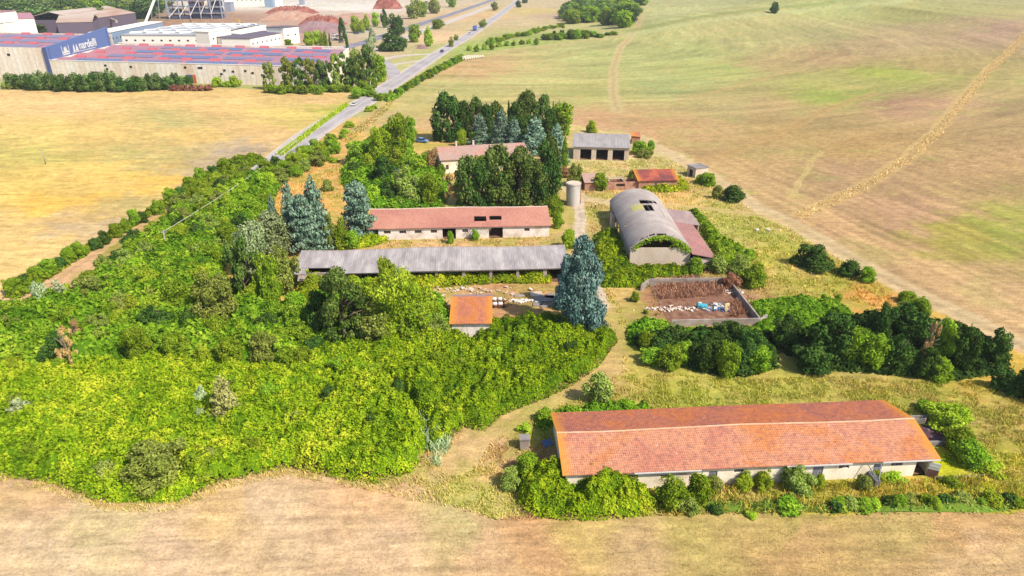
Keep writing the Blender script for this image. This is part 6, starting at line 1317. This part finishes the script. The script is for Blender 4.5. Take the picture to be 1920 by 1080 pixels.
thicket('undergrowth', 'dark undergrowth of the tree row below the pit', [(1455, 640), (1560, 600), (1700, 590), (1800, 620), (1890, 660), (1890, 700), (1780, 715), (1680, 705), (1560, 695), (1470, 665)], 1.8, 'leaf_dark', 17, 22, .5, 3, 2.0)
thicket('wood_canopy', 'far canopy of the wood beyond the factory', [(-500, 16), (0, 14), (120, 12), (240, 10), (300, 8), (305, -22), (-500, -22)], 17, 'leaf_green', 18, .12, 5.0, 22, 20) if 0 else None
thicket('grass', 'yellow-green grass in the pen at the right end of the orange barn', [(1765, 868), (1762, 850), (1800, 850), (1838, 877)], .2, 'leaf_lime', 14, 60, .22, 2.0, 1.0)
for i, (px, py, k, s) in enumerate(((90, 760, 'bush', 3.2), (170, 790, 'limebush', 3), (240, 745, 'olivebush', 3.4), (320, 770, 'bush', 3), (500, 740, 'bush', 3.6), (560, 790, 'olivebush', 3), (620, 740, 'darkbush', 3), (470, 840, 'bush', 3.2), (560, 850, 'limebush', 3), (660, 860, 'bush', 3),
    (700, 800, 'darkbush', 3.2), (60, 850, 'bush', 3), (750, 730, 'darkbush', 4), (860, 690, 'bush', 4), (930, 670, 'limebush', 4), (980, 640, 'bush', 4.4), (1060, 660, 'darkbush', 3.4), (1000, 700, 'bush', 3.4), (890, 745, 'olivebush', 3.2), (820, 680, 'bush', 4), (30, 760, 'olivebush', 3), (400, 860, 'olivebush', 3), (330, 840, 'limebush', 2.8), (760, 860, 'bush', 2.6), (1100, 640, 'limebush', 3.4), (640, 690, 'bush', 4), (700, 700, 'limebush', 3.6))):
    p_ = G(px, py, 1.2); plant(k, p_.x, p_.y, 2.3+.25*s, s*1.25, 'bushy shrub pushing up through the bramble cover', 'shrubs in the brambles')
# vines over the hangar arch
R = np.random.RandomState(9); n = 1500; a_ = R.uniform(-.85, .98, n)**1*th0; d_ = np.abs(R.normal(0, .45, n))*(.5+.8*(a_ > .3)); r_ = Rr+.1-d_
P = np.stack([(HX0+HX1)/2+r_*np.sin(a_), HY0-.15+R.normal(0, .18, n), zc+r_*np.cos(a_)-np.abs(R.normal(0, .3, n))], 1)
V, F = leaves(P, np.tile([0., -1, .4], (n, 1)), .32, R); tag(link(bpy.data.objects.new('vine', npmesh('vine', V, F, M_('leaf_nettle'), R.rand(n)))), 'green vines hanging from the front arch of the hangar', 'vine', None, 'stuff')
def tufts(name, label, poly, dens, h, seed, cboost=1.5, wdt=.16, avoid=(), fix=None, thr=.47, trk=True):
    W_ = wpoly(poly); xs = np.array([p_[0] for p_ in W_]); ys = np.array([p_[1] for p_ in W_]); R = np.random.RandomState(seed)
    n = int((xs.max()-xs.min())*(ys.max()-ys.min())*dens); x = R.uniform(xs.min(), xs.max(), n); y = R.uniform(ys.min(), ys.max(), n); k = pip(x, y, W_)
    k &= fbm(x/1.6, y/1.6, seed, 3)+R.normal(0, .08, n) > thr
    for pts, hw_, tc, sv in (TW if trk else []): k &= dseg(x, y, pts) > hw_*1.0
    for bx in avoid: k &= ~pip(x, y, bx)
    x = x[k]; y = y[k]; n = len(x); z = T(x, y); c, _ = ground_rgb(x, y)
    if fix is not None: f_ = R.rand(n)[:, None]; c = lin(fix[0])*KA*f_+lin(fix[1])*KA*(1-f_)
    c = c*(cboost*(.75+.55*R.rand(n)))[:, None]; g = (R.rand(n) < (.25 if fix is None else 0))[:, None]; c = np.where(g, c*np.array([.72, .95, .55]), c)
    hh = h*(.4+1.0*R.rand(n)); t = R.uniform(0, np.pi, n); lean = R.normal(0, .35, (n, 2))*hh[:, None]; wv = wdt*(.5+R.rand(n)); dx = np.cos(t)*wv/2; dy = np.sin(t)*wv/2
    V = np.stack([np.stack([x-dx, y-dy, z-.02], 1), np.stack([x+dx, y+dy, z-.02], 1), np.stack([x+dx*.3+lean[:, 0], y+dy*.3+lean[:, 1], z+hh], 1), np.stack([x-dx*.3+lean[:, 0], y-dy*.3+lean[:, 1], z+hh*.92], 1)], 1).reshape(-1, 3)
    me = npmesh(name, V, np.arange(n*4).reshape(n, 4), M_('grass_blade'), col=np.clip(c, 0, .9)); tag(link(bpy.data.objects.new(name, me)), label, 'grass', None, 'stuff')
m = bpy.data.materials.new('grass_blade'); t, b = nodes(m); a = t.nodes.new('ShaderNodeAttribute'); a.attribute_name = 'albedo'
d = t.nodes.new('ShaderNodeBsdfDiffuse'); tr = t.nodes.new('ShaderNodeBsdfTranslucent'); mx = t.nodes.new('ShaderNodeMixShader'); t.links.new(a.outputs['Vector'], d.inputs[0]); t.links.new(a.outputs['Vector'], tr.inputs[0]); mx.inputs[0].default_value = .3
t.links.new(d.outputs[0], mx.inputs[1]); t.links.new(tr.outputs[0], mx.inputs[2]); t.links.new(mx.outputs[0], t.nodes['Material Output'].inputs[0]); MATS['grass_blade'] = m
def _r(): pass
def rect(O, ang, x0, y0, x1, y1): return [(O[0]+x*math.cos(ang)-y*math.sin(ang), O[1]+x*math.sin(ang)+y*math.cos(ang)) for x, y in ((x0, y0), (x1, y0), (x1, y1), (x0, y1))]
AV = [rect(O1, a1, -.2, -.3, 57, 13.4), rect(O2, a2, 0, 0, 44.4, 14.5), rect(O3, a3, 0, 0, 56.5, 11.2), [(HX0-1, HY0-1), (HX1+8, HY0-1), (HX1+8, HY1+1), (HX0-1, HY1+1)], rect((P0.x, P0.y), ap, 0, 0, 16.6, 17.9), rect(O4, 0, 0, 0, 7.6, 12), rect(O6, a6, 0, 0, 20, 14), rect((p0.x, p0.y), a8, 0, 0, 17, 6)]
tufts('dry_grass', 'tall dry grass around the orange barn and down to the field edge', [(800, 850), (870, 800), (960, 770), (1080, 715), (1150, 690), (1220, 700), (1400, 712), (1560, 705), (1700, 715), (1900, 720), (2300, 740), (2300, 945), (1920, 953), (1300, 966), (1000, 975), (930, 975), (830, 945), (770, 900)], 40, .4, 21, 1.75, .13, avoid=AV)
tufts('weeds', 'tall yellow-green weeds in front of the orange barn', [(1230, 900), (1340, 905), (1560, 898), (1640, 888), (1780, 890), (1850, 885), (1900, 890), (1925, 950), (1600, 962), (1240, 968)], 26, .8, 34, 1.5, .16, avoid=AV, fix=((140, 160, 45), (225, 190, 90)), thr=.5)
tufts('dry_grass', 'dry meadow grass between the hangar and the field track', [(1100, 570), (1128, 540), (1220, 540), (1230, 600), (1400, 600), (1560, 555), (1700, 590), (1640, 520), (1500, 440), (1400, 365), (1310, 310), (1200, 258), (1060, 290), (1080, 380), (1110, 440), (1190, 640), (1170, 690), (1140, 690)], 10, .45, 22, 1.75, wdt=.22, avoid=AV)
tufts('dry_grass', 'dry orange grass in the clearings left of the barns', [(460, 380), (520, 340), (620, 280), (640, 300), (640, 380), (560, 400), (480, 440)], 7, .5, 23, wdt=.25, avoid=AV)
tufts('dry_grass', 'weeds and straw in the yards between the barns', [(700, 450), (1030, 440), (1060, 460), (700, 470), (640, 470)], 12, .4, 24, wdt=.2, avoid=AV)
tufts('dry_grass', 'straw stubble tufts in the rubble yard', [(925, 535), (1040, 535), (1050, 600), (925, 605)], 10, .2, 25, wdt=.15, avoid=AV)
tufts('stubble', 'short straw stubble standing in the field at the bottom', [(-300, 905), (0, 905), (100, 925), (200, 955), (340, 955), (540, 890), (700, 918), (930, 985), (1300, 975), (2200, 950), (2300, 1120), (-300, 1120)], 16, .1, 26, 1.35, .09)
tufts('weeds', 'pale weeds marking the dry strip across the hillside field', [(1490, 398), (1600, 352), (1700, 290), (1760, 232), (1850, 124), (1925, 50), (1930, 72), (1856, 140), (1766, 256), (1704, 306), (1606, 368), (1500, 412)], 3, .45, 27, 1.5, .35, fix=((225, 185, 120), (240, 210, 150)), thr=.4, trk=False)
tufts('dead_weeds', 'tall brown dead weed stalks filling the back of the walled pit', [(1228, 560), (1236, 528), (1300, 522), (1362, 530), (1365, 545), (1345, 556), (1240, 562)], 40, .95, 28, 1.45, .14, fix=((140, 88, 75), (210, 165, 130)), thr=.3)
tufts('dead_weeds', 'brown dead weeds at the right end of the walled pit', [(1365, 572), (1382, 566), (1400, 590), (1372, 598)], 30, 1.0, 29, 1.3, .16, fix=((140, 88, 75), (215, 165, 125)), thr=.3)
tufts('verge_grass', 'bright yellow-green grass strip on the left verge of the main road', [(516, 292), (560, 260), (604, 226), (650, 194), (655, 198), (612, 229), (570, 262), (530, 292)], 14, .9, 30, 1.6, .4, fix=((150, 180, 50), (190, 200, 60)), thr=.3)
tufts('verge_grass', 'rough dry grass on the right bank of the main road', [(640, 262), (690, 222), (735, 185), (735, 200), (700, 232), (650, 270)], 7, .6, 31, 1.5, .4, thr=.4)

tufts('reeds', 'clump of pale blue-grey reeds at the ragged edge of the brambles', [(790, 790), (815, 765), (840, 790), (848, 850), (835, 880), (805, 872), (795, 835)], 40, 1.2, 32, 2.0, .12, fix=((140, 165, 110), (195, 205, 165)), thr=.42)
tufts('dry_grass', 'rough weeds fraying the edge between the brambles and the stubble field', [(0, 880), (100, 900), (200, 935), (330, 938), (420, 898), (540, 872), (620, 888), (700, 905), (790, 890), (830, 930), (840, 955), (700, 922), (620, 908), (540, 894), (420, 918), (330, 960), (200, 960), (100, 925), (0, 905)], 30, .45, 33, 1.7, .1, fix=((170, 170, 80), (235, 200, 140)), thr=.42)
